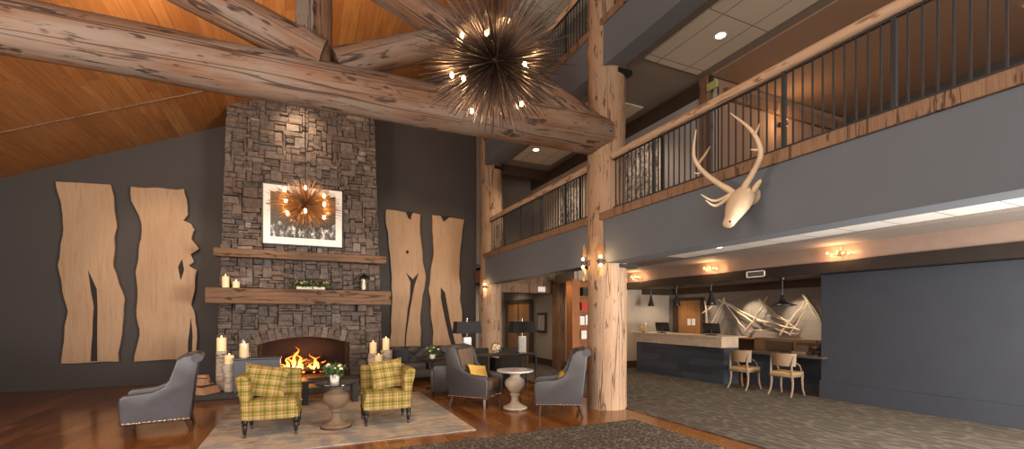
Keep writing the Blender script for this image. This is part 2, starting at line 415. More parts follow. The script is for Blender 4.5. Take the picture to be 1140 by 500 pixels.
def lamp(kind, loc, power, col=(1,.72,.45), size=.05, target=None, spot=60, blend=.6, sy=None):
    l = bpy.data.lights.new('lamp', kind); l.energy = power; l.color = col
    o = bpy.data.objects.new('lamp_source', l); COL.objects.link(o); o.location = loc
    if kind == 'AREA':
        l.size = size
        if sy: l.shape = 'RECTANGLE'; l.size_y = sy
    else: l.shadow_soft_size = size
    if kind == 'SPOT': l.spot_size = math.radians(spot); l.spot_blend = blend
    if target is not None:
        o.rotation_euler = (Vector(target)-Vector(loc)).to_track_quat('-Z','Y').to_euler()
    elif kind in ('SPOT','AREA'): o.rotation_euler = (0,0,0)
    return o

def roofz(x): return 7.12 + .455*x
XF = 4.6      # face of the balcony front
# ------------------------------------------------------------------ the setting
struct('floor', MB().box((2, 5.5, -.1), (18, 23, .2)), 'floor', smooth=False)
struct('wall_back', MB().prism([(-6.3,0),(4.78,0),(4.78,roofz(4.78)),(-6.3,roofz(-6.3))], 'Y', 13.0, 13.2), 'darkwall', smooth=False)
struct('wall_left', MB().box((-6.3, 6.5, 2.2), (.2, 13, 4.4)), 'darkwall', smooth=False)
r = MB()
r.prism([(-6.4,roofz(-6.4)),(4.9,roofz(4.9)),(4.9,roofz(4.9)+.2),(-6.4,roofz(-6.4)+.2)], 'Y', -4, 13.2)
struct('ceiling', r, 'roof', smooth=False)
struct('trim_1', MB().prism([(-6.2,roofz(-6.2)-.015),(4.6,roofz(4.6)-.015),(4.6,roofz(4.6)),(-6.2,roofz(-6.2))], 'Y', 11.05, 11.09), 'trimwood', smooth=False)
# lower lobby: walls
struct('wall_right_rear', MB().box((7.2, 13.6, 1.6), (.2, 5.1, 3.2)), 'beige', smooth=False)
struct('wall_reception_side', MB().box((9.0, 11.1, 1.6), (3.6, .2, 3.2)), 'beige', smooth=False)
struct('wall_reception_back', MB().box((10.78, 6.5, 1.6), (.2, 9.2, 3.2)), 'receptwall', smooth=False)
struct('wall_rear', MB().box((5.9, 16.2, 1.6), (2.6, .2, 3.2)), 'beige', smooth=False)
struct('wall_rear_side', MB().box((4.7, 14.65, 1.6), (.16, 2.9, 3.2)), 'darkwall', smooth=False)
struct('baseboard_side', MB().box((8.85, 10.985, .11), (3.3, .03, .22)).box((7.085, 13.5, .11), (.03, 4.8, .22)), 'darkwood', smooth=False)
# partition at right beside the desk
struct('wall_right', MB().box((9.3, 1.7, 1.2), (.3, 7.4, 2.4)), 'panelblue', smooth=False)
struct('baseboard_right', MB().box((9.12, 1.7, .17), (.06, 7.4, .34)), 'panelblue', smooth=False)
# balcony fronts
def fascia(y0, y1, z0, z1, nm):
    struct(nm, MB().box((XF+.17, (y0+y1)/2, (z0+z1)/2), (.34, y1-y0, z1-z0), .006), 'fascia', smooth=False)
for y0, y1 in ((-2, 6.36), (6.6, 11.8)):
    fascia(y0, y1, 2.5, 3.235, 'balcony_front_lower'); fascia(y0, y1, 5.86, 6.55, 'balcony_front_upper')
    struct('trim_2', MB().box((XF+.13, (y0+y1)/2, 3.30), (.34, y1-y0, .135), .012), 'trimwood', smooth=False)
    struct('trim_3', MB().box((XF+.13, (y0+y1)/2, 6.61), (.34, y1-y0, .12), .012), 'trimwood', smooth=False)
# slabs and ceilings of the side galleries
struct('balcony_floor', MB().box((7.85, 7.0, 3.22), (5.8, 18, .2)), 'soffit', smooth=False)
struct('ceiling_lower_gallery', MB().box((7.2, 7.0, 3.03), (4.4, 18, .06)), 'soffit', smooth=False)
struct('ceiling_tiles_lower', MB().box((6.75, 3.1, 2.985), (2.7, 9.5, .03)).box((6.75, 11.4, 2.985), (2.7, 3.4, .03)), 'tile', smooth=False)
struct('ceiling_reception', MB().box((10.15, 6.0, 2.49), (1.1, 10.2, .06)), 'soffit', smooth=False)
struct('trim_4', MB().box((10.66, 6.3, 2.365), (.06, 9.0, .19)).box((10.1, 10.96, 2.365), (1.1, .06, .19)), 'darkwood', smooth=False)
struct('bulkhead', MB().box((9.3, 4.5, 2.8), (.6, 13, .4)), 'copper', smooth=False)
struct('trim_5', MB().box((9.27, 4.5, 2.52), (.62, 13, .22), .01), 'ebony', smooth=False)
struct('trim_6', MB().box((8.55, 4.5, 2.96), (.9, 13, .08)), 'soffit', smooth=False)
# second floor
struct('gallery_ceiling', MB().box((7.95, 5.0, 6.15), (6.1, 16.8, .3)), 'soffit', smooth=False)
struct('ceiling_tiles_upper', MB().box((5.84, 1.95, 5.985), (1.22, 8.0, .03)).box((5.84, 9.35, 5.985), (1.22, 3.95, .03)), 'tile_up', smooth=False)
struct('ceiling_tiles_side', MB().box((8.75, 1.5, 5.985), (4.1, 8.7, .03)), 'brown2', smooth=False)
struct('wall_gallery', MB().box((6.83, 7.35, 4.65), (.2, 2.9, 2.7)), 'grey2', smooth=False)
struct('wall_gallery_tan', MB().box((6.83, 10.9, 4.65), (.2, 4.2, 2.7)), 'beige', smooth=False)
struct('trim_13', MB().box((6.68, 9.1, 4.65), (.16, .3, 2.68), .02), 'darkwood', smooth=False)
struct('wall_gallery_room', MB().box((8.85, 5.97, 4.65), (3.9, .14, 2.7)), 'brown2', smooth=False)
struct('wall_gallery_end', MB().box((10.9, 1.5, 4.65), (.2, 9.2, 2.7)), 'darkwall', smooth=False)
struct('wall_gallery_rear', MB().box((5.85, 13.1, 6.2), (2.1, .2, 6.0)), 'soffit', smooth=False)
struct('trim_7', MB().box((6.70, 9.4, 5.83), (.1, 7.1, .26)), 'darkwood', smooth=False)
struct('trim_8', MB().box((8.9, 5.86, 5.72), (3.7, .1, .22), .02), 'trimwood', smooth=False)
struct('trim_9', MB().box((6.70, 5.98, 4.65), (.16, .2, 2.68), .02), 'beamwood', smooth=False)
struct('trim_10', MB().box((5.9, 11.95, 5.85), (1.8, .22, .26), .02).box((5.9, 7.0, 5.86), (.01, .01, .01)), 'darkwood', smooth=False)
# third floor
struct('gallery_ceiling_top', MB().box((6.6, 6.8, 9.05), (3.8, 13.6, .1)), 'tile_up', smooth=False)
struct('wall_top_gallery', MB().box((6.83, 6.8, 7.7), (.2, 13.2, 2.7)), 'darkwall', smooth=False)

# ------------------------------------------------------------------ logs
def log_mesh(L, r0, r1, seed, wob=.02, n=28, step=.12, sq=0, knots=6):
    rng = random.Random(seed); mb = MB(); bm = mb.bm
    k = max(4, int(L/step)); rings = []
    kn = [(rng.uniform(.05,.95)*L, rng.uniform(0,2*PI), rng.uniform(.03,.055)) for _ in range(knots)]
    for i in range(k+1):
        z = L*i/k; rr = r0+(r1-r0)*i/k; ring = []
        dx = noise.noise(Vector((z*.35, seed*3.1, 0)))*wob*2.2; dy = noise.noise(Vector((z*.35, seed*3.1, 9)))*wob*2.2
        for j in range(n):
            a = 2*PI*j/n
            q = rr*(1+.5*wob/rr*noise.noise(Vector((math.cos(a)*1.6, math.sin(a)*1.6, z*1.1+seed))) + .012*noise.noise(Vector((math.cos(a)*5, math.sin(a)*5, z*.8+seed))))
            for kz, ka, kh in kn:
                da = (a-ka+PI) % (2*PI)-PI; dd = ((z-kz)/.09)**2+(da*rr/.08)**2
                if dd < 6: q += kh*math.exp(-dd)
            ring.append(bm.verts.new((q*math.cos(a)+dx, q*math.sin(a)+dy, z)))
        rings.append(ring)
    for A, B in zip(rings, rings[1:]):
        for j in range(n): bm.faces.new((A[j], A[(j+1) % n], B[(j+1) % n], B[j]))
    bm.faces.new(rings[0][::-1]); bm.faces.new(rings[-1])
    return mb
def log(name, p0, p1, r0, r1, seed, mat='log', parent=None, **kw):
    p0, p1 = Vector(p0), Vector(p1); d = p1-p0
    o = log_mesh(d.length, r0, r1, seed, **kw).build(name, mat, parent)
    o.location = p0; o.rotation_euler = d.to_track_quat('Z','Y').to_euler(); return o

c1 = log('log_column', (4.84, 6.48, 0), (4.84, 6.48, 9.0), .345, .31, 3, 'log', knots=12)
tag(c1, 'massive peeled log column in the middle, nearest the dark wingback chairs', 'column', 'peeled log columns')
c2 = log('log_column', (4.86, 11.95, 0), (4.86, 11.95, 9.0), .33, .29, 8, 'log', knots=12)
tag(c2, 'farther peeled log column beside the charcoal back wall', 'column', 'peeled log columns')

# truss
TY = 6.47
t = thing('roof_truss', 'heavy log roof truss crossing the hall above the seating', 'truss', (0, 0, 0))
log('bottom_chord', (-6.2, TY, 4.58), (4.75, TY, 4.74), .27, .33, 21, 'truss', t, wob=.03, knots=10)
log('rafter', (4.62, TY+.02, 4.82), (-.5, TY+.02, 6.86), .27, .22, 22, 'truss', t, knots=7)
log('brace', (.2, TY-.05, 5.0), (-3.0, TY-.05, 6.03), .235, .23, 23, 'truss', t, knots=7)
log('brace', (.38, TY, 4.98), (2.1, TY, 5.78), .20, .21, 24, 'truss', t, knots=3)
log('rafter', (-6.1, TY+.05, 4.35), (-.1, TY+.05, 6.9), .2, .2, 27, 'truss', t, knots=4)
kp = log('king_post', (.19, TY, 4.9), (.15, TY, 7.15), .15, .15, 25, 'truss', t, knots=4)
b = MB(); rng = random.Random(4)
pl = []; N = 26
for i in range(N+1):
    z = 4.95+2.2*i/N; pl.append((-.09-.05*noise.noise(Vector((z*2.5, 3, 1)))-.02*rng.random(), z))
for i in range(N, -1, -1):
    z = 4.95+2.2*i/N; pl.append((.10-.02*rng.random(), z))
b.prism(pl, 'Y', TY-.20, TY+.08); b.build('bark_strip', 'bark', t)

# ------------------------------------------------------------------ railings
def railing(y0, y1, z, rh, label):
    t = thing('balcony_railing', label, 'railing', (XF+.12, y0, z), 0, 'steel baluster balcony railings with log handrails')
    L = y1-y0
    log('handrail', (0, 0, rh), (0, L, rh), .062, .062, int(y0*7)+50, 'rail', t, wob=.005, knots=0, step=.15)
    MB().box((0, L/2, .055), (.03, L, .03)).build('bottom_rail', 'balu', t, smooth=False)
    MB().box((0, L/2, rh-.075), (.035, L, .02)).build('top_rail', 'balu', t, smooth=False)
    bal = None; post = None; k = int(L/.1)
    yoff = L-k*.1
    cnt = 0
    for i in range(k+1):
        yy = L-.06-i*.1
        if yy < .03: break
        if i % 10 == 9:
            if post is None:
                post = MB().box((0,0,rh/2-.03), (.04,.04,rh-.06)).build('post', 'balu', t, smooth=False); o = post
            else: o = post.copy(); COL.objects.link(o)
        else:
            if bal is None:
                bal = MB().box((0,0,rh/2-.01), (.0145,.0145,rh-.12)).build('baluster', 'balu', t, smooth=False); o = bal
            else: o = bal.copy(); COL.objects.link(o)
        o.parent = t; o.location = (0, yy, 0)
    return t
railing(-.4, 6.13, 3.37, .94, 'second floor balcony railing right of the middle log column, above the antlers')
railing(6.85, 11.62, 3.37, .94, 'second floor balcony railing between the two log columns')
railing(-.4, 6.15, 6.67, 1.0, 'top floor balcony railing right of the middle log column, near the picture top')
railing(6.85, 11.62, 6.67, 1.0, 'top floor balcony railing behind the large spiked chandelier')
struct('steel_bracket', MB().box((4.98, 6.2, 5.80), (.3, .12, .08)), 'steel', smooth=False)
struct('steel_bracket', MB().box((5.05, 6.2, 2.46), (.4, .12, .06)), 'steel', smooth=False)
struct('steel_bracket', MB().box((4.98, 11.68, 5.80), (.3, .12, .08)), 'steel', smooth=False)

# ------------------------------------------------------------------ fireplace
def hw(z): return 1.84-.033*z
def arch(x):     # top of the fire opening
    return .93+.17*(1-min(1, (x/1.0)**2))
fp = thing('stone_fireplace', 'tall tapering grey ledgestone chimney with arched fire opening', 'fireplace', (0, 12.0, 0))
core = MB()
def corebox(x0, x1, z0, z1):
    core.prism([(x0,z0),(x1,z0),(x1,z1),(x0,z1)], 'Y', .06, 1.0)
core.prism([(-hw(0)+.05,.1),(-1.02,.1),(-1.02,1.12),(1.02,1.12),(1.02,.1),(hw(0)-.05,.1),(hw(7.9)-.05,roofz(1.55)-.02),(-hw(6.3)+.05,roofz(-1.58)-.02)], 'Y', .06, 1.0)
core.build('chimney_core', 'mortar', fp, smooth=False)
st = MB(); rng = random.Random(11); bm = st.bm
cw, chh = .070, .060; NX, NZ = 54, 131
grid = [[0]*NZ for _ in range(NX)]
def inopen(x, z):
    return abs(x) < 1.03 and z < arch(x)+.24 or (abs(x) < 1.0 and z < 1.0)
def stone(x0, x1, z0, z1):
    s0, s1 = hw((z0+z1)/2)/(NX*cw/2), 1
    x0 *= s0; x1 *= s0; g = .0025
    x0 += g; x1 -= g; z0 += g; z1 -= g
    if z0 > roofz((x0+x1)/2)+.02: return
    pr_ = rng.uniform(0, .075); j = lambda a=.013: rng.uniform(-a, a)
    back = [(x0, .08, z0), (x1, .08, z0), (x1, .08, z1), (x0, .08, z1)]
    fr = [(x0+j(), -pr_+j(), z0+j()), (x1+j(), -pr_+j(), z0+j()), (x1+j(), -pr_+j(), z1+j()), (x0+j(), -pr_+j(), z1+j())]
    e = .010
    cx, cz = (x0+x1)/2, (z0+z1)/2
    V = [bm.verts.new(p) for p in back]
    F = [bm.verts.new((p[0], p[1]+.018, p[2])) for p in fr]
    G = [bm.verts.new((p[0]+(e if p[0] < cx else -e), p[1], p[2]+(e if p[2] < cz else -e))) for p in fr]
    for a in range(4):
        b2 = (a+1) % 4
        bm.faces.new((V[a], V[b2], F[b2], F[a])); bm.faces.new((F[a], F[b2], G[b2], G[a]))
    ctr = bm.verts.new((cx+j(.03), -pr_-rng.uniform(-.004,.018), cz+j(.02)))
    for a in range(4): bm.faces.new((G[a], G[(a+1) % 4], ctr))
for iz in range(NZ):
    for ix in range(NX):
        if grid[ix][iz]: continue
        xc, zc = (ix+.5-NX/2)*cw, .1+(iz+.5)*chh
        if inopen(xc, zc): grid[ix][iz] = 1; continue
        w = rng.choice([2,3,3,4,4,5,6,7]); h = rng.choice([1,1,2,2,2,3,4])
        ww = 0
        while ww < w and ix+ww < NX and not grid[ix+ww][iz] and not inopen((ix+ww+.5-NX/2)*cw, zc): ww += 1
        hh = 1
        while hh < h and iz+hh < NZ and all(not grid[ix+q][iz+hh] and not inopen((ix+q+.5-NX/2)*cw, .1+(iz+hh+.5)*chh) for q in range(ww)): hh += 1
        for a in range(ww):
            for b_ in range(hh): grid[ix+a][iz+b_] = 1
        stone((ix-NX/2)*cw, (ix+ww-NX/2)*cw, .1+iz*chh, .1+(iz+hh)*chh)
bmesh.ops.recalc_face_normals(bm, faces=bm.faces[:])
st.build('stone_facing', 'stone', fp, smooth=False)
# arch ring of standing stones
ar = MB(); k = 15
for i in range(k):
    x0 = -1.03+2.06*i/k+.003; x1 = -1.03+2.06*(i+1)/k-.003
    lean = .10*((x0+x1)/2)
    ar.prism([(x0,arch(x0)),(x1,arch(x1)),(x1+lean,arch(x1)+.25+rng.uniform(-.02,.02)),(x0+lean,arch(x0)+.25+rng.uniform(-.02,.02))], 'Y', -.07+rng.uniform(-.02,.02), .1)
ar.build('arch_stones', 'stone', fp, smooth=False)
# firebox liner
fb = MB()
fb.box((0, .88, .6), (2.1, .06, 1.05)).box((-.985, .45, .52), (.05, .9, .86)).box((.985, .45, .52), (.05, .9, .86)).box((0, .45, .11), (2.0, .9, .03))
pts = [(-1.0, arch(-1)), *[(x/10, arch(x/10)) for x in range(-9, 10)], (1.0, arch(1)), (1.0, 1.2), (-1.0, 1.2)]
fb.prism(pts, 'Y', .0, .9)
fb.build('firebox', 'soot', fp, smooth=False)
for x in (-1.33, 1.3):
    MB().box((x, -.13, 1.80), (.2, .24, .15), .015).build('corbel_stone', 'stone', fp, smooth=False)
MB().box((0.0, -.94, .06), (4.4, 1.94, .12), .012).build('hearth', 'hearth', fp, smooth=False)
# mantels
mt = MB(); mt.box((0,0,0), (3.94,.42,.35), .02); m1 = mt.build('mantel_beam', 'beamwood', None, (0, 11.75, 2.055))
m1.data.transform(Matrix.Rotation(0,4,'X')); tag(m1, 'thick rough timber mantel beam, the lower and larger of two', 'mantel', 'timber beams on the chimney')
mt = MB(); mt.box((0,0,0), (3.72,.25,.19), .02); m2 = mt.build('mantel_beam', 'beamwood', None, (.02, 11.80, 3.025))
tag(m2, 'thinner timber beam shelf below the framed mountain photo', 'mantel', 'timber beams on the chimney')
# grain along X for both beams: rebuild as rotated mesh
for m_ in (m1, m2):
    m_.data.transform(Matrix.Rotation(PI/2, 4, 'Y')); m_.rotation_euler = (0, -PI/2, 0)

# fire
fr = thing('log_fire', 'burning log fire glowing inside the stone fireplace', 'fire', (-.06, 12.45, .13))
fr.scale = (1.15, 1, 1.1)
MB().tube([(-.45,-.1,.12),(.45,-.12,.12)], .06, 10).tube([(-.42,.12,.12),(.42,.14,.12)], .065, 10).build('grate_log', 'charlog', fr)
MB().tube([(-.38,-.1,.2),(.3,.15,.34)], .055, 10).build('burning_log', 'charlog', fr)
MB().tube([(.4,-.1,.2),(-.2,.12,.40)], .05, 10).build('burning_log', 'charlog', fr)
MB().tube([(.05,-.15,.22),(.42,.1,.42)], .045, 10).build('burning_log', 'charlog', fr)
em = MB()
for i in range(34): em.sphere((rng.uniform(-.42,.42), rng.uniform(-.2,.1), rng.uniform(.05,.14)), rng.uniform(.02,.045), 6, 4)
o = em.build('embers', 'ember', fr); o['kind'] = 'stuff'
FL = [(-.36,.20,.05,0),(-.27,.34,.07,1),(-.16,.52,.085,2),(-.08,.40,.07,0),(-.20,.30,.08,3),(.0,.26,.06,1),(.10,.22,.05,2),(.22,.36,.055,0),(.30,.28,.06,1),(.38,.18,.045,3),(-.42,.14,.04,2),(-.10,.24,.09,3),(.17,.16,.06,1),(.45,.12,.04,0)]
for i, (x, h, w, yy) in enumerate(FL):
    fl = MB(); pts = []; rad = []; ph = i*1.7; y = -.22+.09*yy
    for q in range(19):
        u = q/18; pts.append((x+(.07*math.sin(u*5.5+ph)+.03*math.sin(u*13+ph))*u, y, .12+u*h)); rad.append(w*(math.sin(PI*min(1, u**.6*.98+.02))**.9)*(1-u*.35)*(1+.22*math.sin(u*15+ph))+.002)
    fl.tube(pts, rad, 10, .5).build('flame', 'flame', fr)
lamp('POINT', (-.1, 12.2, .55), 38, (1,.36,.09), .12)

# big framed photo
pf = thing('framed_photo', 'framed black and white mountain photo with wide white mat on chimney', 'picture', (-.03, 11.87, 4.0))
MB().box((0,0,.725-.015), (1.78,.05,.03)).box((0,0,-.725+.015), (1.78,.05,.03)).box((-.875,0,0), (.03,.05,1.45)).box((.875,0,0), (.03,.05,1.45)).build('frame', 'black', pf, smooth=False)
MB().box((0,.01,0), (1.72,.02,1.39)).build('mat_board', 'matwhite', pf, smooth=False)
MB().box((0,-.004,0.0), (1.42,.01,1.06)).build('photo_print', 'photo', pf, smooth=False)

# ------------------------------------------------------------------ chandeliers
def chandelier(c, rx, rz_, bulbs, label, rodtop, seed, nsp, pw, blr=.021, smat='bronze'):
    rng = random.Random(seed)
    t = thing('spiked_chandelier', label, 'chandelier', c, 0, 'spiked sunburst chandeliers')
    MB().sphere((0,0,0), .08*rx/.85, 14, 10, (1,1,1)).build('hub', 'bronze', t)
    MB().tube([(0,0,.05),(0,0,rodtop)], .012, 8).build('rod', 'bronze', t)
    MB().lathe([(.09,0),(.09,.03),(.02,.05)], (0,0,rodtop-.05), 16).build('canopy', 'bronze', t)
    me = None; rest = MB()
    for i in range(nsp):
        z = 1-2*(i+.5)/nsp; a = i*2.399963+rng.uniform(-.1,.1); r = math.sqrt(1-z*z)
        L = rng.uniform(.72, 1.0)
        d = Vector((r*math.cos(a)*rx, r*math.sin(a)*rx*.9, z*rz_)) * L
        if i % (max(1, nsp//100)) == 0 and i//(max(1, nsp//100)) < 100:
            if me is None:
                o = MB().lathe([(.0035,.05),(.006,.5),(.004,1.0)], n=6).build('rod_spike', smat, t); me = o.data
            else:
                o = bpy.data.objects.new('rod_spike', me); COL.objects.link(o); o.parent = t
            o.scale = (1, 1, d.length); o.rotation_euler = d.to_track_quat('Z','Y').to_euler()
        else: rest.tube([d*.05, d*.5, d], [.0035, .006, .004], 4)
    o = rest.build('spike_burst', smat, t); o['kind'] = 'stuff'
    for b_ in bulbs:
        v = Vector(b_); 
        MB().sphere(v, blr, 10, 8, (1,1,1.5)).build('bulb', 'bulb', t)
        MB().tube([v*.1, v*.92], .008, 6).build('bulb_arm', 'bronze', t)
        lamp('POINT', Vector(c)+v*1.0+Vector((0,0,0)), pw, (1,.62,.30), .03)
    return t
chandelier((1.92, 4.6, 4.44), .93, .78, [(.12,-.1,.42),(-.42,-.1,.12),(-.24,-.35,.05),(.17,-.4,-.2),(.3,-.05,-.44),(-.42,-.15,-.36),(-.5,0,-.27),(-.24,.1,-.56),(.55,.1,.3),(.1,.4,.3),(0,.45,-.2)],
    'large bronze spiked sunburst chandelier hanging in front of the truss', 3.5, 5, 800, 12, .02)
chandelier((0, 10.36, 3.94), .78, .52, [(0,-.15,.32),(-.38,-.15,.24),(.36,-.1,.2),(-.36,-.2,0),(.36,-.2,0),(-.33,-.15,-.24),(.36,-.15,-.26),(0,-.3,-.19)],
    'smaller far spiked sunburst chandelier hanging before the mountain photo', 3.13, 6, 600, 20, .03, 'copper_and_glow')  # lighter rods: the bulbs' glow is put into the bronze colour

# ------------------------------------------------------------------ candles and mantel things
def candle(x, y, z, r, h, label, lit=True, glow=1.2):
    t = thing('pillar_candle', label, 'candle', (x, y, z), 0, 'ivory pillar candles around the fireplace')
    MB().lathe([(r*.98,0),(r,.01),(r,h*.96),(r*.93,h),(r*.8,h-.012),(r*.3,h-.03),(.001,h-.032)], n=20).build('wax_body', 'wax', t)
    MB().tube([(0,0,h-.03),(0,0,h+.012)], .003, 5).build('wick', 'black', t)
    MB().sphere((0,0,h+.022), .010, 8, 6, (1,1,1.9)).build('flame', 'flamelet', t)
    return t
candle(-1.60, 11.64, 2.23, .07, .25, 'taller lit candle on the left end of the lower mantel')
candle(-1.40, 11.64, 2.23, .07, .14, 'shorter lit candle on the left end of the lower mantel')
# lantern
t = thing('glass_lantern', 'grey glass lantern with candle on right end of the mantel', 'lantern', (1.34, 11.72, 2.23))
MB().lathe([(.12,0),(.12,.025),(.10,.03)], n=8).build('base', 'steel', t)
MB().lathe([(.105,.03),(.115,.3)], n=8).build('glass_body', 'glass', t, smooth=False)
f = MB()
for i in range(8):
    a = 2*PI*i/8; f.tube([(.107*math.cos(a),.107*math.sin(a),.03),(.117*math.cos(a),.117*math.sin(a),.31)], .006, 5)
f.build('frame', 'steel', t)
MB().lathe([(.125,.30),(.12,.32),(.05,.40),(.02,.42),(.02,.45)], n=8).build('roof_cap', 'steel', t, smooth=False)
candle(1.34, 11.72, 2.265, .035, .2, 'slim candle inside the grey glass lantern')
# garland
def foliage(mb, n_, cx, cy, cz, sx, sy, sz, leaf, rng, sph=False):
    for i in range(n_):
        while True:
            p = Vector((rng.uniform(-1,1), rng.uniform(-1,1), rng.uniform(-1,1)))
            if p.length <= 1: break
        p = Vector((cx+p.x*sx, cy+p.y*sy, cz+p.z*sz))
        d = Vector((rng.gauss(0,1), rng.gauss(0,1), rng.gauss(.3,1))).normalized(); s_ = d.cross(Vector((rng.gauss(0,1),rng.gauss(0,1),rng.gauss(0,1)))).normalized()
        L = leaf*rng.uniform(.7,1.3); nrm = d.cross(s_)*L*.12
        a, b_, c_, e = p, p+d*L*.5+s_*L*.25+nrm, p+d*L, p+d*L*.5-s_*L*.25+nrm
        vs = [mb.bm.verts.new(q) for q in (a, b_, c_, e)]; mb.bm.faces.new(vs)
t = thing('mantel_garland', 'low flower and greenery garland in a pale trough on the mantel', 'flower arrangement', (.12, 11.68, 2.23))
MB().box((0,0,.035), (.62,.14,.07), .015).build('trough', 'potwhite', t)
g = MB(); foliage(g, 620, 0, 0, .12, .46, .11, .09, .075, random.Random(3)); o = g.build('foliage', 'leaf', t, smooth=False)
fl = MB(); rg = random.Random(8)
for i in range(16): fl.sphere((rg.uniform(-.38,.38), rg.uniform(-.1,.02), rg.uniform(.12,.19)), .018, 8, 6)
fl.build('blossoms', 'petalo', t)
fl = MB()
for i in range(12): fl.sphere((rg.uniform(-.36,.36), rg.uniform(-.1,.02), rg.uniform(.12,.2)), .018, 8, 6)
fl.build('pale_blossoms', 'petal', t)

# ------------------------------------------------------------------ hearth things
HZ = .12
def birch(x, y, r, h, label, seed, z0=HZ):
    o = log_mesh(h, r, r*.95, seed, wob=.008, n=20, step=.06, knots=2)
    t = thing('birch_stump', label, 'birch log', (x, y, z0), 0, 'upright birch logs on the hearth')
    o.build('bark_trunk', 'birch', t)
    MB().lathe([(r*.93,0),(r*.93,.006)], (0,0,h), 20).build('cut_face', 'cutwood', t)
    return t
birch(-1.53, 10.62, .10, .77, 'tallest upright birch log left of the fire, candle on top', 31)
candle(-1.53, 10.62, HZ+.777, .085, .27, 'tall candle on the tallest birch log left of the fire')
birch(-1.36, 10.34, .09, .53, 'shorter upright birch log left of the fire', 32)
candle(-1.36, 10.34, HZ+.537, .082, .17, 'small candle on the shorter birch log left of the fire')
# grey metal firewood box
t = thing('hearth_box', 'blue grey metal box standing on the hearth left of the fire', 'box', (-.86, 10.28, HZ))
MB().box((0,0,.31), (.80,.36,.62), .012).build('body', 'greybox', t, smooth=False)
MB().box((0,0,.64), (.84,.40,.025), .006).build('lid', 'greybox', t, smooth=False)
t = thing('hurricane_candle', 'glass hurricane holding a tall candle on the blue grey box', 'candle holder', (-1.1, 10.28, HZ+.6525))
MB().lathe([(.095,0),(.095,.012)], n=20).build('base_plate', 'chrome', t)
g = MB().lathe([(.105,.012),(.115,.14),(.11,.32),(.10,.38)], n=24); g.build('glass_cylinder', 'glass', t)
candle(-1.1, 10.28, HZ+.666, .08, .27, 'candle inside the glass hurricane on the blue grey box')
# right group
birch(1.42, 10.70, .115, .62, 'upright birch log right of the fire, left of the set', 35)
candle(1.42, 10.70, HZ+.627, .078, .245, 'leftmost candle on birch right of the fire')
birch(1.72, 10.78, .14, .68, 'wide birch log right of the fire, rightmost of the set', 36)
candle(1.72, 10.78, HZ+.687, .078, .27, 'tallest candle right of the fire beside the wood slabs')
birch(1.50, 10.40, .095, .44, 'lowest birch log right of the fire, in front', 37)
candle(1.50, 10.40, HZ+.447, .078, .15, 'shortest candle right of the fire behind the plaid chair')
# split firewood
def firewood(loc, rot, L, s, label):
    t = thing('firewood_piece', label, 'firewood', loc, 0, 'split firewood by the hearth')
    t.rotation_euler = rot
    MB().prism([(0,0),(s,0),(s*.62,s*.75),(s*.1,s*.8)], 'Y', -L/2, L/2, .006).build('split_wood', 'cutwood', t, smooth=False)
    MB().prism([(s*.1,s*.8),(s*.62,s*.75),(s*.66,s*.82),(s*.08,s*.88)], 'Y', -L/2, L/2).build('bark_side', 'firewoodbark', t, smooth=False)
firewood((-1.98, 10.30, HZ), (0,0,.35), .42, .19, 'split firewood log on the hearth floor, leftmost of the pile')
firewood((-1.76, 10.25, HZ), (0,0,-.5), .42, .18, 'split firewood log on the hearth, right end of the pile')
firewood((-1.90, 10.22, HZ+.165), (0,0,.9), .38, .16, 'split firewood log lying on top of the pile')
firewood((-1.9, 10.62, HZ), (0,0,1.3), .42, .2, 'split firewood log at the back of the pile')
firewood((-1.95, 10.60, HZ+.18), (0,0,1.2), .36, .17, 'split firewood log standing highest at the back of the pile')
# two black fireside stools with coffee table look
t = thing('coffee_table', 'low black table before the fire with slab sides', 'table', (.42, 8.95, 0))
MB().box((0,0,.42), (.98,.50,.04), .006).build('tabletop', 'black', t, smooth=False)
for x in (-.42, .42): MB().box((x,0,.2), (.11,.46,.40), .008).build('leg', 'black', t, smooth=False)

# ------------------------------------------------------------------ live-edge slabs
def edge(pts, seed, amp=.03, sub=7):
    out = []; 
    for i, p in enumerate(pts):
        q = pts[(i+1) % len(pts)]
        for k in range(sub):
            u = k/sub; x = p[0]+(q[0]-p[0])*u; z = p[1]+(q[1]-p[1])*u
            out.append((x+amp*noise.noise(Vector((x*2, z*2.3, seed))), z+amp*.5*noise.noise(Vector((x*2, z*2.3, seed+7)))))
    return out
def slab(outline, cracks, label, seed, amp=.05):
    cx = sum(p[0] for p in outline)/len(outline)
    t = thing('live_edge_slab', label, 'wood slab', (cx, 12.92, .55), 0, 'live edge wood slabs against the charcoal wall')
    rel = [(x-cx, z-.55) for x, z in outline]
    MB().prism(edge(rel, seed, amp), 'Y', -.045, .04, .008).build('slab', 'slabwood', t)
    for c_ in cracks:
        MB().prism(edge([(x-cx, z-.55) for x, z in c_], seed+3, .02, 4), 'Y', -.055, -.03).build('bark_crack', 'bark_inlay', t, smooth=False)
slab([(2.05,4.60),(2.3,4.60),(2.62,4.56),(2.72,4.40),(2.80,4.57),(3.05,4.55),(3.02,4.0),(3.08,3.35),(3.19,2.7),(3.06,1.9),(3.02,1.4),(3.07,.57),(2.16,.57),(2.22,1.9),(2.21,2.9),(2.10,3.9)],
     [[(2.56,.6),(2.60,1.2),(2.655,1.75),(2.725,2.2),(2.735,2.58),(2.62,2.84),(2.755,2.70),(2.80,2.66),(2.97,2.86),(2.85,2.5),(2.775,2.1),(2.70,1.6),(2.63,1.1),(2.59,.6)], [(2.60,3.44),(2.66,3.50),(2.70,3.43),(2.64,3.37)], [(2.60,4.58),(2.68,4.40),(2.78,4.38),(2.76,4.46),(2.82,4.58)]],
     'left of the two tall wood slabs right of the chimney', 1)
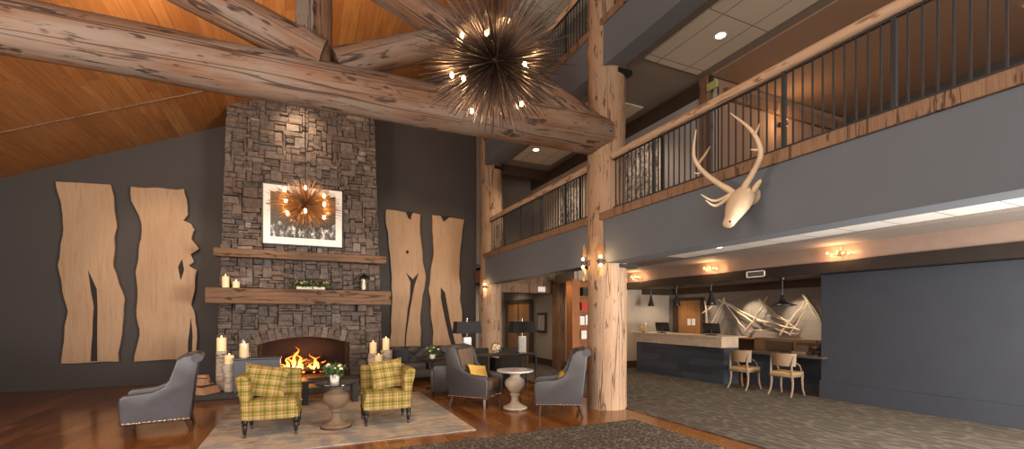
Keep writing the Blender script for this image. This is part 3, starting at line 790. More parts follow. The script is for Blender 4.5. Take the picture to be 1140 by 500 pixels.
slab([(3.36,4.56),(3.66,4.56),(3.74,4.42),(3.86,4.54),(4.36,4.52),(4.24,3.7),(4.20,2.9),(4.27,1.9),(4.30,.57),(3.42,.57),(3.36,1.65),(3.27,2.4),(3.39,3.2),(3.42,3.9)],
     [[(3.64,2.45),(3.76,2.3),(3.81,2.0),(3.90,1.5),(4.03,.95),(4.14,.6),(4.00,.6),(3.86,1.06),(3.73,1.65),(3.63,2.15)], [(3.62,4.58),(3.72,4.40),(3.80,4.46),(3.92,4.56)]],
     'right of the two tall wood slabs, nearest the far log column', 2)
slab([(-3.62,4.55),(-2.75,4.60),(-2.58,4.62),(-2.56,4.0),(-2.66,3.86),(-2.49,3.78),(-2.38,3.66),(-2.42,3.45),(-2.33,3.2),(-2.50,3.06),(-2.42,2.9),(-2.52,2.8),(-2.36,2.70),(-2.44,2.3),(-2.52,1.86),(-2.42,1.55),(-2.36,1.3),(-2.34,.57),(-3.5,.57),(-3.45,1.6),(-3.52,2.6),(-3.4,3.4)],
     [[(-2.72,2.75),(-2.63,2.95),(-2.60,2.70),(-2.68,2.45)], [(-2.52,1.0),(-2.46,1.55),(-2.43,1.1),(-2.45,.6),(-2.52,.6)]],
     'tall ragged edged wood slab left of the chimney', 5, .09)
slab([(-4.9,4.5),(-3.95,4.55),(-3.85,3.6),(-3.92,2.7),(-3.72,2.0),(-3.82,.57),(-4.8,.57),(-4.7,1.7),(-4.85,2.7),(-4.75,3.8)], [[(-4.3,.6),(-4.25,1.8),(-4.35,2.6),(-4.2,2.2),(-4.18,.6)]],
     'farthest left wood slab on the charcoal wall', 6)

# ------------------------------------------------------------------ carpets
ca = MB().box((-.3, 1.2, .006), (9.8, 8.54, .012)).build('carpet', 'carpet1', None, smooth=False); tag(ca, 'dark patterned carpet in the foreground bordered by wood', 'carpet')
ca = MB().box((7.08, 4.4, .006), (4.1, 13, .012)).box((6.05, 12.95, .006), (2.0, 4.1, .012)).build('carpet', 'carpet2', None, smooth=False); tag(ca, 'greyish brown carpet running along the reception desk', 'carpet')
ru = MB().box((.5, 7.62, .008), (3.34, 3.44, .016), .004).build('area_rug', 'rug', None, smooth=False); tag(ru, 'faded beige area rug under the two plaid chairs', 'rug')

# ------------------------------------------------------------------ plaid chairs
def leg_turned(): return [(.018,0),(.022,.012),(.014,.03),(.024,.07),(.03,.12),(.026,.15),(.036,.155),(.036,.17),(.024,.175),(.038,.19),(.038,.235)]
RZ = .016
def plaid_chair(loc, rz, side, label):
    t = thing('plaid_chair', label, 'chair', loc, rz, 'yellow plaid corner chairs')
    s = side
    MB().soft((0,0,.30), (.68,.62,.15), .12).build('seat_rail', 'plaid', t, uv=True)
    MB().soft((-s*.03,-.04,.41), (.60,.56,.16), .32, puff=.02).build('seat', 'plaid', t, uv=True)
    MB().prism([(.22,.24),(.22,.74),(.25,.80),(.31,.825),(.37,.80),(.36,.74),(.33,.55),(.31,.24)], 'X', -.335, .335, .025).build('backrest', 'plaid', t, uv=True)
    po = [(.24,.24),(.235,.70),(.27,.78),(.33,.815),(.40,.79),(.405,.74),(.36,.55),(.335,.24)]
    po = [(s*x, z) for x, z in po]
    MB().prism(po, 'Y', -.30, .27, .025).build('armrest', 'plaid', t, uv=True)
    bt = MB()
    for i in range(4): 
        for zz in (.56, .68): bt.sphere((-.22+.145*i, .222, zz), .010, 8, 5, (1,.5,1))
    bt.build('tufting_buttons', 'plaid', t, uv=True)
    for x in (-.30, .30):
        for y in (-.27, .27): MB().lathe(leg_turned(), (x, y, 0), 16).build('leg', 'legdark', t)
    return t
plaid_chair((-.40, 6.97, RZ), math.radians(-3), -1, 'yellow plaid corner chair on the left side of the rug')
plaid_chair((1.10, 6.96, RZ), math.radians(-2), 1, 'yellow plaid corner chair on the right side of the rug')
def pillow(loc, rot, w, h, th, mat, label, uv=False, name='throw_pillow', n_=12):
    mb = MB(); bm = mb.bm
    for sgn in (1, -1):
        g = []
        for i in range(n_+1):
            row = []
            for j in range(n_+1):
                u, v = 2*i/n_-1, 2*j/n_-1
                cx = u*(1-.10*(1-v*v)*abs(u)); cz = v*(1-.10*(1-u*u)*abs(v))
                y = sgn*th/2*((1-u**4)*(1-v**4))**.5
                row.append(bm.verts.new((cx*w/2, y, cz*h/2)))
            g.append(row)
        for i in range(n_):
            for j in range(n_):
                q = (g[i][j], g[i+1][j], g[i+1][j+1], g[i][j+1]); bm.faces.new(q if sgn < 0 else q[::-1])
    bmesh.ops.remove_doubles(bm, verts=bm.verts[:], dist=.0005)
    o = mb.build(name, mat, None, loc, rot, uv=uv); tag(o, label, 'pillow'); return o
pillow((-.50, 6.93, RZ+.70), (-.38, .14, -.14), .56, .46, .15, 'plaid', 'yellow plaid throw pillow slumped in the left plaid chair', True)
pillow((1.13, 6.93, RZ+.71), (-.38, -.08, .10), .50, .46, .15, 'plaid', 'yellow plaid throw pillow leaning in the right plaid chair', True)

# urn tables
def urn(loc, label, top_r, top_mat, zt, s=1.0, mat='stonebal'):
    t = thing('urn_table', label, 'side table', loc, 0, 'turned urn pedestal side tables')
    p = [(.20,0),(.21,.02),(.20,.045),(.15,.06),(.085,.10),(.065,.14),(.06,.20),(.085,.23),(.085,.245),(.07,.26),(.12,.31),(.165,.37),(.175,.42),(.16,.47),(.10,.51),(.08,.53),(.095,.55),(.13,.58),(.13,.60)]
    q = (zt-.03)/.60
    MB().lathe([(r*s, z*q) for r, z in p], n=32).build('pedestal', mat, t)
    MB().lathe([(.205*s,-.001),(.216*s,.0),(.216*s,.022),(.2*s,.03)], n=32).build('plinth', 'legbrown', t)
    MB().lathe([(top_r*.97,zt-.03),(top_r,zt-.022),(top_r,zt-.006),(top_r*.985,zt)], n=40).build('tabletop', top_mat, t)
    return t
urn((.40, 6.86, RZ), 'carved urn pedestal table with dark top between the plaid chairs', .27, 'blackglass', .64)
urn((3.27, 6.95, 0), 'pale urn pedestal table between the two dark wingback chairs', .315, 'palestone', .68, 1.0, 'paleurn')
# flower pot
def bouquet(loc, label, s=1.0, seed=1, pot='potwhite'):
    t = thing('flower_pot', label, 'flowers', loc, 0)
    t.scale = (s, s, s)
    MB().lathe([(.052,0),(.058,.01),(.064,.06),(.068,.11),(.066,.115),(.058,.11)], n=20).build('pot', pot, t)
    g = MB(); rg = random.Random(seed); foliage(g, 300, 0, 0, .17, .13, .13, .08, .075, rg); g.build('foliage', 'leaf', t, smooth=False)
    a = MB(); b_ = MB()
    for i in range(9):
        an = rg.uniform(0, 2*PI); rr = rg.uniform(.03,.15); p = (rr*math.cos(an), rr*math.sin(an), .2+rg.uniform(-.02,.07))
        mb = a if i % 2 else b_
        for k in range(7):
            mb.sphere((p[0]+.014*math.cos(k), p[1]+.014*math.sin(k), p[2]+.004*(k % 3)), .014, 7, 5)
    a.build('cream_blossoms', 'petal', t); b_.build('yellow_blossoms', 'petal', t)
    for i in range(4): 
        pass
    return t
bouquet((.38, 6.86, RZ+.64), 'cream pot of mixed flowers on the carved urn table', 1.0, 4)

# ------------------------------------------------------------------ wingback chairs
def wingback(loc, rz, label, mat='leather', seatmat='leatherbrown', w=.70):
    t = thing('wingback_chair', label, 'armchair', loc, rz, 'dark leather wingback chairs')
    hwid = w/2; t.scale = (1, 1.12, 1)
    MB().box((0,0,.25), (w-.02,.64,.16), .02).build('seat_rail', mat, t)
    MB().soft((0,-.04,.39), (w-.16,.60,.17), .25, puff=.015).build('seat', seatmat, t)
    side = [(-.345,.17),(-.36,.46),(-.35,.53),(-.31,.565),(-.2,.575),(-.05,.59),(.05,.64),(.11,.74),(.15,.88),(.18,.99),(.24,1.05),(.33,1.07),(.40,1.02),(.395,.93),(.37,.7),(.34,.4),(.32,.17)]
    for s in (-1, 1):
        a0, a1 = sorted((s*(hwid-.075), s*hwid))
        MB().prism(side, 'X', a0, a1, .022).build('wing_arm', mat, t)
    MB().prism([(.16,.40),(.20,.80),(.22,1.0),(.28,1.06),(.345,1.075),(.40,1.03),(.37,.7),(.335,.4),(.30,.2),(.18,.2)], 'X', -hwid+.07, hwid-.07, .015).build('backrest', mat if seatmat == mat else mat, t)
    MB().box((0,.165,.73), (w-.18,.03,.56), .012, Matrix.Rotation(math.radians(-6), 3, 'X')).build('back_pad', seatmat, t)
    MB().tube([(-hwid-.005,.385,1.02),(hwid+.005,.385,1.02)], .062, 16).build('scroll_top', mat, t)
    nl = MB(); X_ = hwid+.001; P_ = []
    path = [(-X_, .33), (-X_, -.328), (X_, -.328), (X_, .33)]; R_ = []
    for (p, q) in zip(path, path[1:]):
        L_ = math.hypot(q[0]-p[0], q[1]-p[1]); m_ = int(L_/.045)
        for i in range(m_*4):
            u = i/(m_*4); P_.append((p[0]+(q[0]-p[0])*u, p[1]+(q[1]-p[1])*u, .195)); R_.append(.013 if i % 4 in (1, 2) else .003)
    nl.tube(P_, R_, 6)
    nl.build('nailhead_trim', 'nail', t)
    for x in (-1, 1):
        for y in (-1, 1):
            a = (x*(hwid-.06), y*.28, .18); b_ = (x*(hwid-.045), y*.28+(.05*y if y > 0 else -.01), 0)
            MB().tube([a, b_], [.03, .018], 4).build('leg', 'legbrown', t)
    return t
wingback((3.82, 6.42, 0), math.radians(-119), 'dark wingback chair standing against the middle log column')
wingback((2.80, 7.62, 0), math.radians(42), 'dark wingback chair holding a mustard pillow, left of the pale urn table')
wingback((-1.84, 7.75, 0), math.radians(-82), 'blue brown leather wingback chair at the left edge near the plaid chair', 'leatherblue', 'leatherblue')
pillow((2.84, 7.60, .595), (-.5, .15, math.radians(22)), .44, .27, .11, 'yellow', 'mustard yellow lumbar pillow on the dark wingback chair')
pillow((3.86, 6.40, .575), (-.35, 0, math.radians(-116)), .34, .24, .10, 'yellow', 'mustard pillow mostly hidden in the wingback by the log column')

# sofa
t = thing('tufted_sofa', 'charcoal button tufted sofa below the tall wood slabs', 'sofa', (2.72, 11.2, 0))
MB().box((0,0,.20), (1.9,.82,.2), .03).build('base', 'sofafab', t)
for x in (-.45, .45): MB().soft((x,-.08,.37), (.86,.66,.17), .2, puff=.015).build('seat_cushion', 'sofafab', t)
bk = MB(); 
tb = bmesh.new()
nx, nz = 60, 18; g = []
for i in range(nx+1):
    row = []
    for j in range(nz+1):
        x = -.93+1.86*i/nx; z = .40+.42*j/nz
        u = x/.2; v = (z-.42)/.15
        q = abs(math.sin(PI*(u+v)/2))*abs(math.sin(PI*(u-v)/2))
        row.append(tb.verts.new((x, .30-.05*q**.5-.04*(j/nz), z)))
    g.append(row)
for i in range(nx):
    for j in range(nz): tb.faces.new((g[i][j], g[i+1][j], g[i+1][j+1], g[i][j+1]))
bk.merge(tb); bk.box((0,.36,.55), (1.9,.14,.54), .03)
bk.build('backrest', 'sofafab', t)
for s in (-1, 1):
    a0, a1 = sorted((s*.93, s*1.06))
    MB().prism([(-.4,.1),(-.4,.55),(-.36,.62),(.3,.66),(.42,.78),(.42,.1)], 'X', a0, a1, .03).build('armrest', 'sofafab', t)
    for y in (-.34, .34): MB().tube([(s*.9,y,.11),(s*.92,y,0)], [.03,.02], 8).build('leg', 'legdark', t)
pillow((2.15, 11.10, .60), (-.4, .1, .1), .42, .36, .12, 'navyfab', 'dark slate pillow at the left end of the tufted sofa')
# square club chair
t = thing('club_chair', 'boxy slate armchair seen behind the mustard pillow wingback', 'armchair', (2.60, 8.86, 0), math.radians(165), None)
t.scale = (.80, .80, .86)
MB().box((0,0,.24), (.74,.70,.24), .02).build('base', 'leather', t)
MB().soft((0,-.04,.42), (.56,.58,.14), .2).build('seat', 'leather', t)
for s in (-1, 1): MB().box((s*.33,0,.37), (.09,.72,.5), .025).build('armrest', 'leather', t)
MB().box((0,.31,.42), (.6,.10,.6), .025).build('backrest', 'leather', t)
for x in (-.3,.3):
    for y in (-.29,.29): MB().tube([(x,y,.13),(x,y,0)], [.025,.018], 6).build('leg', 'legdark', t)
# small table by the sofa with flowers
t = thing('end_table', 'small dark end table with flowers near the sofa', 'side table', (2.55, 9.72, 0))
MB().lathe([(.24,.635),(.25,.64),(.25,.655),(.24,.66)], n=32).build('tabletop', 'steel', t)
MB().tube([(0,0,.02),(0,0,.64)], .02, 10).build('post', 'steel', t)
MB().lathe([(.15,0),(.15,.015),(.03,.03)], n=28).build('base', 'steel', t)
bouquet((2.55, 9.72, .66), 'pot of pale flowers on the small end table by the sofa', .95, 14)

# console table, lamps, orb, black chairs
t = thing('console_table', 'long narrow dark metal console table holding two black lamps', 'console table', (3.86, 9.05, 0), math.radians(0))
MB().box((0,0,.755), (1.66,.52,.035), .004).build('tabletop', 'steel', t, smooth=False)
for x in (-.80, .80):
    for y in (-.23, .23): MB().box((x,y,.37), (.03,.03,.74)).build('leg', 'steel', t, smooth=False)
MB().box((0,.23,.08), (1.58,.02,.02)).box((-.80,0,.08), (.02,.44,.02)).box((.80,0,.08), (.02,.44,.02)).build('stretcher', 'steel', t, smooth=False)
def table_lamp(loc, label):
    t = thing('table_lamp', label, 'lamp', loc, 0, 'black shaded table lamps on the console')
    MB().box((0,0,.012), (.16,.10,.024), .003).build('foot', 'chrome', t, smooth=False)
    MB().box((0,0,.20), (.17,.08,.35), .008).build('glass_body', 'acrylic', t, smooth=False)
    MB().tube([(0,0,.37),(0,0,.74)], .009, 8).build('stem', 'chrome', t)
    MB().box((0,0,.765), (.022,.022,.05), .005).build('finial', 'chrome', t)
    sh = MB()
    a, b_, z0, z1 = (.28,.15), (.26,.13), .46, .71
    for (p, q) in (((-1,-1),(1,-1)),((1,-1),(1,1)),((1,1),(-1,1)),((-1,1),(-1,-1))):
        vs = [sh.bm.verts.new(v) for v in ((p[0]*a[0],p[1]*a[1],z0),(q[0]*a[0],q[1]*a[1],z0),(q[0]*b_[0],q[1]*b_[1],z1),(p[0]*b_[0],p[1]*b_[1],z1))]; sh.bm.faces.new(vs)
    o = sh.build('lamp_shade', 'shade', t, smooth=False)
    md = o.modifiers.new('thick', 'SOLIDIFY'); md.thickness = .006
    MB().sphere((0,0,.56), .03, 10, 8).build('bulb', 'bulb', t)
    lamp('POINT', Vector(loc)+Vector((0,0,.60)), 26, (1,.66,.36), .04)
    return t
table_lamp((3.14, 9.08, .7725), 'left black rectangular shaded lamp in front of the wood slabs')
table_lamp((4.42, 9.02, .7725), 'right black rectangular shaded lamp in front of the wooden doors')
t = thing('glass_orb', 'clear glass flower orb between the two black lamps', 'vase', (3.78, 9.02, .7725))
MB().lathe([(.05,0),(.055,.012),(.04,.02)], n=20).build('base', 'chrome', t)
MB().sphere((0,0,.135), .125, 20, 14).build('glass_bowl', 'glass', t)
g = MB(); rg = random.Random(5)
for i in range(22):
    a = rg.uniform(0,6.28); e_ = rg.uniform(-1,1); rr = .09; d_ = Vector((math.cos(a)*math.sqrt(1-e_*e_), math.sin(a)*math.sqrt(1-e_*e_), e_)); g.sphere(d_*rr*rg.uniform(.4,1)+Vector((0,0,.13)), .022, 6, 5)
g.build('white_petals', 'petal', t)
def tub_chair(loc, rz, label):
    t = thing('tub_chair', label, 'armchair', loc, rz, 'black tub chairs behind the console')
    MB().box((0,0,.22), (.56,.54,.30), .03).build('base', 'shade', t)
    MB().soft((0,-.02,.42), (.46,.46,.12), .25).build('seat', 'shade', t)
    MB().box((0,.26,.5), (.60,.09,.74), .03).build('backrest', 'shade', t)
    for s in (-1, 1): MB().box((s*.28,.0,.40), (.07,.5,.44), .025).build('armrest', 'shade', t)
    for x in (-.24,.24):
        for y in (-.22,.22): MB().tube([(x,y,.08),(x,y,0)], [.022,.016], 6).build('leg', 'legdark', t)
    return t
c0 = tub_chair((3.55, 9.85, 0), math.radians(175), 'black tub chair behind the console, left of the pair')
dup(c0, (4.35, 9.80, 0), math.radians(185), 'black tub chair behind the console, right of the pair')

# ------------------------------------------------------------------ rear lobby
d = struct('door_1', MB().box((7.06, 14.65, 1.05), (.06, 1.9, 2.1)), 'doorwood', smooth=False)
MB().box((7.03, 14.65, 2.13), (.1, 2.1, .12)).box((7.03, 13.65, 1.05), (.1, .12, 2.1)).box((7.03, 15.65, 1.05), (.1, .12, 2.1)).build('door_frame', 'darkwood', d, smooth=False)
MB().box((7.02, 14.65, 1.05), (.03, .03, 2.1)).build('door_seam', 'darkwood', d, smooth=False)
MB().sphere((6.99, 14.55, 1.0), .03, 10, 8).sphere((6.99, 14.75, 1.0), .03, 10, 8).build('door_handle', 'chrome', d)
t = thing('wall_mirror', 'narrow dark framed mirror on the beige wall beside the doors', 'mirror', (7.06, 12.94, 1.38))
MB().box((0,0,0), (.05,.62,.66), .01).build('frame', 'darkwood', t, smooth=False)
MB().box((-.028,0,0), (.01,.46,.50)).build('mirror_glass', 'mirror', t, smooth=False)
struct('trim_11', MB().box((6.98, 11.75, 1.3), (.2, .42, 2.6), .02), 'beamwood', smooth=False)
struct('trim_12', MB().box((5.9, 12.2, 2.45), (2.1, .26, .3), .02).box((5.9, 12.9, 2.78), (2.4, 1.6, .36)), 'beamwood', smooth=False)
t = thing('exit_sign', 'small pale exit light box on the beam by the bookcase', 'sign', (6.55, 12.03, 2.42))
MB().box((0,0,0), (.26,.05,.16), .01).build('housing', 'white', t, smooth=False)
t = thing('bookcase', 'tall reddish brown bookcase behind the middle log column', 'bookcase', (7.45, 10.80, 0))
MB().box((-.55,0,1.32), (.24,.34,2.64), .01).box((.55,0,1.32), (.08,.34,2.64), .01).build('side_panel', 'bookwood', t, smooth=False)
MB().box((0,.15,1.32), (1.1,.03,2.6)).build('back_panel', 'bookwood', t, smooth=False)
for z in (.15,.55,.93,1.33,1.75,2.15,2.6): MB().box((0.02,0,z), (.99,.3,.035)).build('shelf', 'bookwood', t, smooth=False)
bkc = [('red book display box on the upper middle bookcase shelf', -.22, 1.3475+.42-.0025, .2, .12, .22, 'red'), ('white book standing left on the middle bookcase shelf', -.28, 1.35, .16, .05, .25, 'white'),
       ('white patterned book standing right of the first on the middle shelf', -.06, 1.35, .2, .05, .28, 'matwhite'), ('pale book on the lower bookcase shelf', -.22, .9475, .18, .05, .24, 'white'),
       ('red book lying beside the white ones on the upper middle shelf', .05, 1.765, .16, .12, .16, 'red'), ('black box on the top bookcase shelf', -.15, 2.1675, .3, .2, .25, 'black')]
for lb, dx, z, sx_, sy_, sz_, mm in bkc:
    o = MB().box((0,0,sz_/2), (sx_,sy_,sz_), .004).box((0,-sy_/2-.001,sz_/2), (sx_*.6,.002,sz_*.3)).build('book', mm, None, (7.45+dx, 10.76, z), smooth=False); tag(o, lb, 'book', 'things on the bookcase shelves')

# ------------------------------------------------------------------ reception
t = thing('reception_desk', 'long reception desk with slate blue front and stone counter', 'desk', (8.75, 8.85, 0))
MB().box((.30,0,.43), (.5,3.0,.86)).build('front_panel', 'deskblue', t, smooth=False)
MB().box((.24,0,.975), (.56,3.04,.23), .006).build('stone_band', 'deskstone', t, smooth=False)
MB().box((.33,.0,1.11), (.80,3.12,.04), .006).build('countertop', 'deskstone', t, smooth=False)
t = thing('low_desk', 'lower granite topped guest desk at the right end of reception', 'desk', (9.3, 6.3, 0))
MB().box((.05,-.02,.79), (.72,2.0,.05), .006).build('desktop', 'granite', t, smooth=False)
MB().box((.28,.02,.38), (.10,1.92,.765)).build('front_panel', 'deskblue', t, smooth=False)
MB().box((.50,.02,.95), (.10,1.94,.28), .006).build('wood_upstand', 'deskwoodpanel', t, smooth=False)
MB().box((.43,-.3,.93), (.04,.5,.2), .004).box((.43,.34,.93), (.04,.6,.2), .004).build('drawer_front', 'darkwood', t, smooth=False)
# back counter
t = thing('back_counter', 'dark low cabinet along the panelled wall behind reception', 'cabinet', (10.5, 8.0, 0))
MB().box((0,0,.5), (.34,3.9,1.0), .005).build('body', 'darkwood', t, smooth=False)
MB().box((-.02,0,1.02), (.40,3.94,.04), .004).build('countertop', 'bookwood', t, smooth=False)
def monitor(loc, rz, label):
    t = thing('computer_monitor', label, 'monitor', loc, rz, 'monitors on the reception counter')
    MB().box((0,0,.01), (.2,.16,.02), .004).build('base', 'black', t, smooth=False)
    MB().tube([(0,0,.02),(0,.03,.15)], .018, 8).build('stand', 'black', t)
    MB().box((0,.02,.17), (.42,.03,.26), .008, Matrix.Rotation(.3, 3, 'X')).build('screen', 'screen', t, smooth=False)
monitor((9.08, 9.62, 1.13), math.radians(-75), 'black monitor at the left end of the stone counter')
monitor((9.08, 7.95, 1.13), math.radians(-75), 'black monitor near the right end of the stone counter')
t = thing('glass_orb', 'round glass orb with yellow flowers on the left end of reception', 'vase', (8.92, 10.18, 1.13))
MB().lathe([(.06,0),(.065,.012),(.04,.02)], n=20).build('base', 'chrome', t)
MB().sphere((0,0,.145), .13, 20, 14).build('glass_bowl', 'glass', t)
g = MB()
for i in range(20):
    a = rg.uniform(0,6.28); e_ = rg.uniform(-1,1); d_ = Vector((math.cos(a)*math.sqrt(1-e_*e_), math.sin(a)*math.sqrt(1-e_*e_), e_)); g.sphere(d_*.09*rg.uniform(.3,1)+Vector((0,0,.14)), .024, 6, 5)
g.build('yellow_flowers', 'yellow', t)
t = thing('brass_bell_stand', 'small brass and glass ornament at right end of the low desk', 'ornament', (9.35, 5.60, .815))
MB().lathe([(.07,0),(.07,.01),(.02,.03),(.012,.08),(.03,.10),(.09,.13),(.075,.16),(.02,.17),(.012,.2),(.012,.26),(.02,.27),(.002,.29)], n=24).build('body', 'bronze', t)
t = thing('brochure_holder', 'small wooden brochure holder beside the brass ornament', 'holder', (9.42, 5.95, .815))
MB().box((0,0,.02), (.2,.3,.04), .004).build('base', 'oakback', t, smooth=False)
MB().box((.03,0,.09), (.03,.26,.14), .003, Matrix.Rotation(.3,3,'Y')).build('card_stack', 'darkwood', t, smooth=False)
# door behind reception
d = struct('door_2', MB().box((10.66, 10.12, 1.04), (.05, .88, 2.08)), 'doorwood', smooth=False)
MB().box((10.64, 10.66, 1.06), (.09, .2, 2.14)).box((10.64, 9.62, 1.06), (.09, .1, 2.14)).box((10.64, 10.14, 2.12), (.09, 1.1, .09)).build('door_frame', 'darkwood', d, smooth=False)
MB().box((10.625, 10.12, 1.42), (.02, .12, .2), .004).box((10.625, 9.95, 1.42), (.02, .12, .2), .004).build('door_notice', 'white', d, smooth=False)
# branch art
t = thing('branch_wall_art', 'zigzag of bleached branches mounted on the panelled reception wall', 'wall art', (10.6, 7.8, 1.6))
BR = [((9.49,2.05),(9.35,1.2),.018),((9.55,1.7),(9.0,2.08),.014),((9.3,1.2),(8.75,2.1),.024),((9.15,1.35),(8.85,1.95),.014),((8.95,2.05),(7.9,1.45),.026),((8.8,2.08),(8.1,1.25),.016),((8.75,1.95),(7.4,1.35),.02),
      ((8.15,1.2),(7.5,2.08),.018),((8.0,1.2),(7.3,1.3),.012),((7.75,2.05),(6.85,1.35),.016),((7.8,1.5),(6.7,1.28),.022),((7.6,1.75),(6.9,1.5),.014),((7.2,1.15),(6.55,2.02),.02),((6.95,1.15),(6.5,1.95),.012),((6.6,2.08),(6.22,1.45),.022),((7.35,1.3),(6.75,1.2),.012)]
rg = random.Random(9)
for i, (a, b_, r_) in enumerate(BR):
    pts = []; rad = []
    for q in range(9):
        u = q/8; pts.append((-.03-.03*(i % 3)+rg.uniform(-.006,.006), a[0]+(b_[0]-a[0])*u-7.8+rg.uniform(-.015,.015), a[1]+(b_[1]-a[1])*u-1.6+rg.uniform(-.015,.015)-.05*math.sin(PI*u)*(i % 2))); rad.append(r_*1.25*(1-.5*u))
    MB().tube(pts, rad, 7).build('branch', 'branch', t)
# pendants
def pend(y, x, drop, prof, label):
    t = thing('pendant_lamp', label, 'pendant lamp', (x, y, 2.41), 0, 'black metal pendant lamps above the reception desk')
    MB().lathe([(.012,-.05),(.055,-.03),(.06,-.002)], n=20).build('canopy', 'black', t)
    MB().tube([(0,0,-drop+.02),(0,0,-.03)], .007, 6).build('stem', 'black', t)
    o = MB(); bm = o.bm; n_ = 28; R = []
    for r_, z in prof: R.append([bm.verts.new((r_*math.cos(2*PI*i/n_), r_*math.sin(2*PI*i/n_), z-drop)) for i in range(n_)])
    for A, B in zip(R, R[1:]):
        for i in range(n_): bm.faces.new((A[i], A[(i+1) % n_], B[(i+1) % n_], B[i]))
    s_ = o.build('metal_shade', 'black', t); md = s_.modifiers.new('thick','SOLIDIFY'); md.thickness = .004
    MB().sphere((0,0,prof[-1][1]-drop+.03), .025, 10, 8).build('bulb', 'bulb', t)
    lamp('SPOT', (x, y, 2.41+prof[-1][1]-drop-.01), 22, (1,.75,.5), .03, spot=110)
cone = [(.018,.03),(.022,0),(.05,-.14),(.085,-.27),(.09,-.30)]
bell = [(.02,.03),(.03,0),(.045,-.12),(.10,-.26),(.125,-.34)]
disk = [(.02,.06),(.03,0),(.05,-.06),(.12,-.12),(.26,-.155),(.27,-.17)]
pend(10.25, 9.25, .22, cone, 'slim black cone pendant, farthest left above the reception desk')
pend(9.25, 9.25, .22, [(r_*1.1,z) for r_,z in cone], 'slim black cone pendant in front of the wooden door')
pend(8.1, 9.25, .2, bell, 'larger black bell pendant above the right monitor')
pend(6.25, 9.25, .42, disk, 'wide flat black disc pendant before the branch art')
# vent in bulkhead
t = thing('air_vent', 'small framed air vent on the dark bulkhead beam', 'vent', (8.955, 6.66, 2.52))
MB().box((0,0,.06), (.02,.44,.02)).box((0,0,-.06), (.02,.44,.02)).box((0,-.21,0), (.02,.02,.14)).box((0,.21,0), (.02,.02,.14)).build('frame', 'white', t, smooth=False)
v = MB()
for i in range(5): v.box((0,0,-.04+.02*i), (.012,.4,.006), 0, Matrix.Rotation(.5,3,'Y'))
v.build('louvres', 'copper', t, smooth=False)

# stools
def oak_chair(loc, rz, label):
    t = thing('desk_chair', label, 'chair', loc, rz, 'curved back oak chairs at the guest desk')
    MB().soft((0,0,.45), (.46,.44,.07), .2, puff=.01).build('seat', 'tan', t)
    MB().box((0,0,.405), (.46,.43,.05), .012).build('seat_frame', 'oak', t)
    cb = MB(); R = []; bm = cb.bm
    for i in range(13):
        a = math.radians(-58+116*i/12); R.append([bm.verts.new(((r_)*math.sin(a), (r_)*math.cos(a)-.03, z)) for r_, z in ((.255,.60),(.28,.60),(.305,.85),(.28,.85))])
    for A, B in zip(R, R[1:]):
        for i in range(4): bm.faces.new((A[i], A[(i+1) % 4], B[(i+1) % 4], B[i]))
    bm.faces.new(R[0][::-1]); bm.faces.new(R[-1]); bmesh.ops.recalc_face_normals(bm, faces=bm.faces[:])
    cb.build('backrest', 'oakback', t)
    for s in (-1, 1):
        MB().tube([(s*.205,.20,.42),(s*.20,.20,.6),(s*.215,.165,.8)], [.022,.02,.016], 8).build('back_post', 'oak', t)
        MB().tube([(s*.20,.19,.41),(s*.205,.17,.28),(s*.21,.19,.13),(s*.22,.27,0)], [.026,.024,.02,.017], 8).build('leg', 'oak', t)
        MB().tube([(s*.20,-.19,.41),(s*.205,-.18,.28),(s*.21,-.19,.13),(s*.22,-.24,0)], [.026,.024,.02,.017], 8).build('leg', 'oak', t)
        MB().tube([(s*.235,.08,.66),(s*.23,-.05,.60),(s*.215,-.15,.44)], [.016,.016,.018], 8).build('arm', 'oak', t)
    return t
c0 = oak_chair((8.74, 6.76, .012), math.radians(92), 'left oak chair with curved back at the low guest desk')
dup(c0, (8.80, 5.86, .012), math.radians(96), 'right oak chair with curved back at the low guest desk')

# ------------------------------------------------------------------ antlers
t = thing('antler_mount', 'carved pale elk skull with large antlers on the grey balcony front', 'wall trophy', (4.58, 3.45, 2.9))
O = Vector((4.58, 3.45, 2.9))
def at_(pts): return [Vector(p)-O for p in pts]
def smooth_path(pts, rad, k=5):
    P = [Vector(p) for p in pts]; out = []; rr = []
    for i in range(len(P)-1):
        p0, p1, p2, p3 = P[max(i-1,0)], P[i], P[i+1], P[min(i+2,len(P)-1)]
        for j in range(k):
            u = j/k
            out.append(.5*((2*p1)+(p2-p0)*u+(2*p0-5*p1+4*p2-p3)*u*u+(3*p1-p0-3*p2+p3)*u**3)); rr.append(rad[i]+(rad[i+1]-rad[i])*u)
    out.append(P[-1]); rr.append(rad[-1]); return out, rr
Lm = at_([(4.40,3.47,2.93),(4.34,3.56,3.03),(4.31,3.64,3.10),(4.28,3.78,3.23),(4.24,3.895,3.385),(4.20,3.93,3.54),(4.18,3.874,3.80)])
Rm = at_([(4.42,3.44,2.93),(4.38,3.39,3.02),(4.36,3.286,3.12),(4.32,3.16,3.26),(4.28,3.14,3.383),(4.22,3.20,3.555),(4.16,3.391,3.79)])
for nm, path in (('antler', Lm), ('antler', Rm)):
    p, r_ = smooth_path(path, [.030,.036,.031,.028,.024,.019,.005]); MB().tube(p, r_, 12).build(nm, 'bone', t)
def tine(pts, r0=.017):
    p, r_ = smooth_path(at_(pts), [r0, r0*.8, .004]); MB().tube(p, r_, 9).build('tine', 'bone', t)
tine([(4.24,3.885,3.42),(4.2,3.76,3.47),(4.14,3.64,3.515)])
tine([(4.24,3.17,3.48),(4.22,3.12,3.52),(4.18,3.06,3.555)])
tine([(4.34,3.50,2.98),(4.15,3.58,2.885),(4.0,3.64,2.955)], .02)
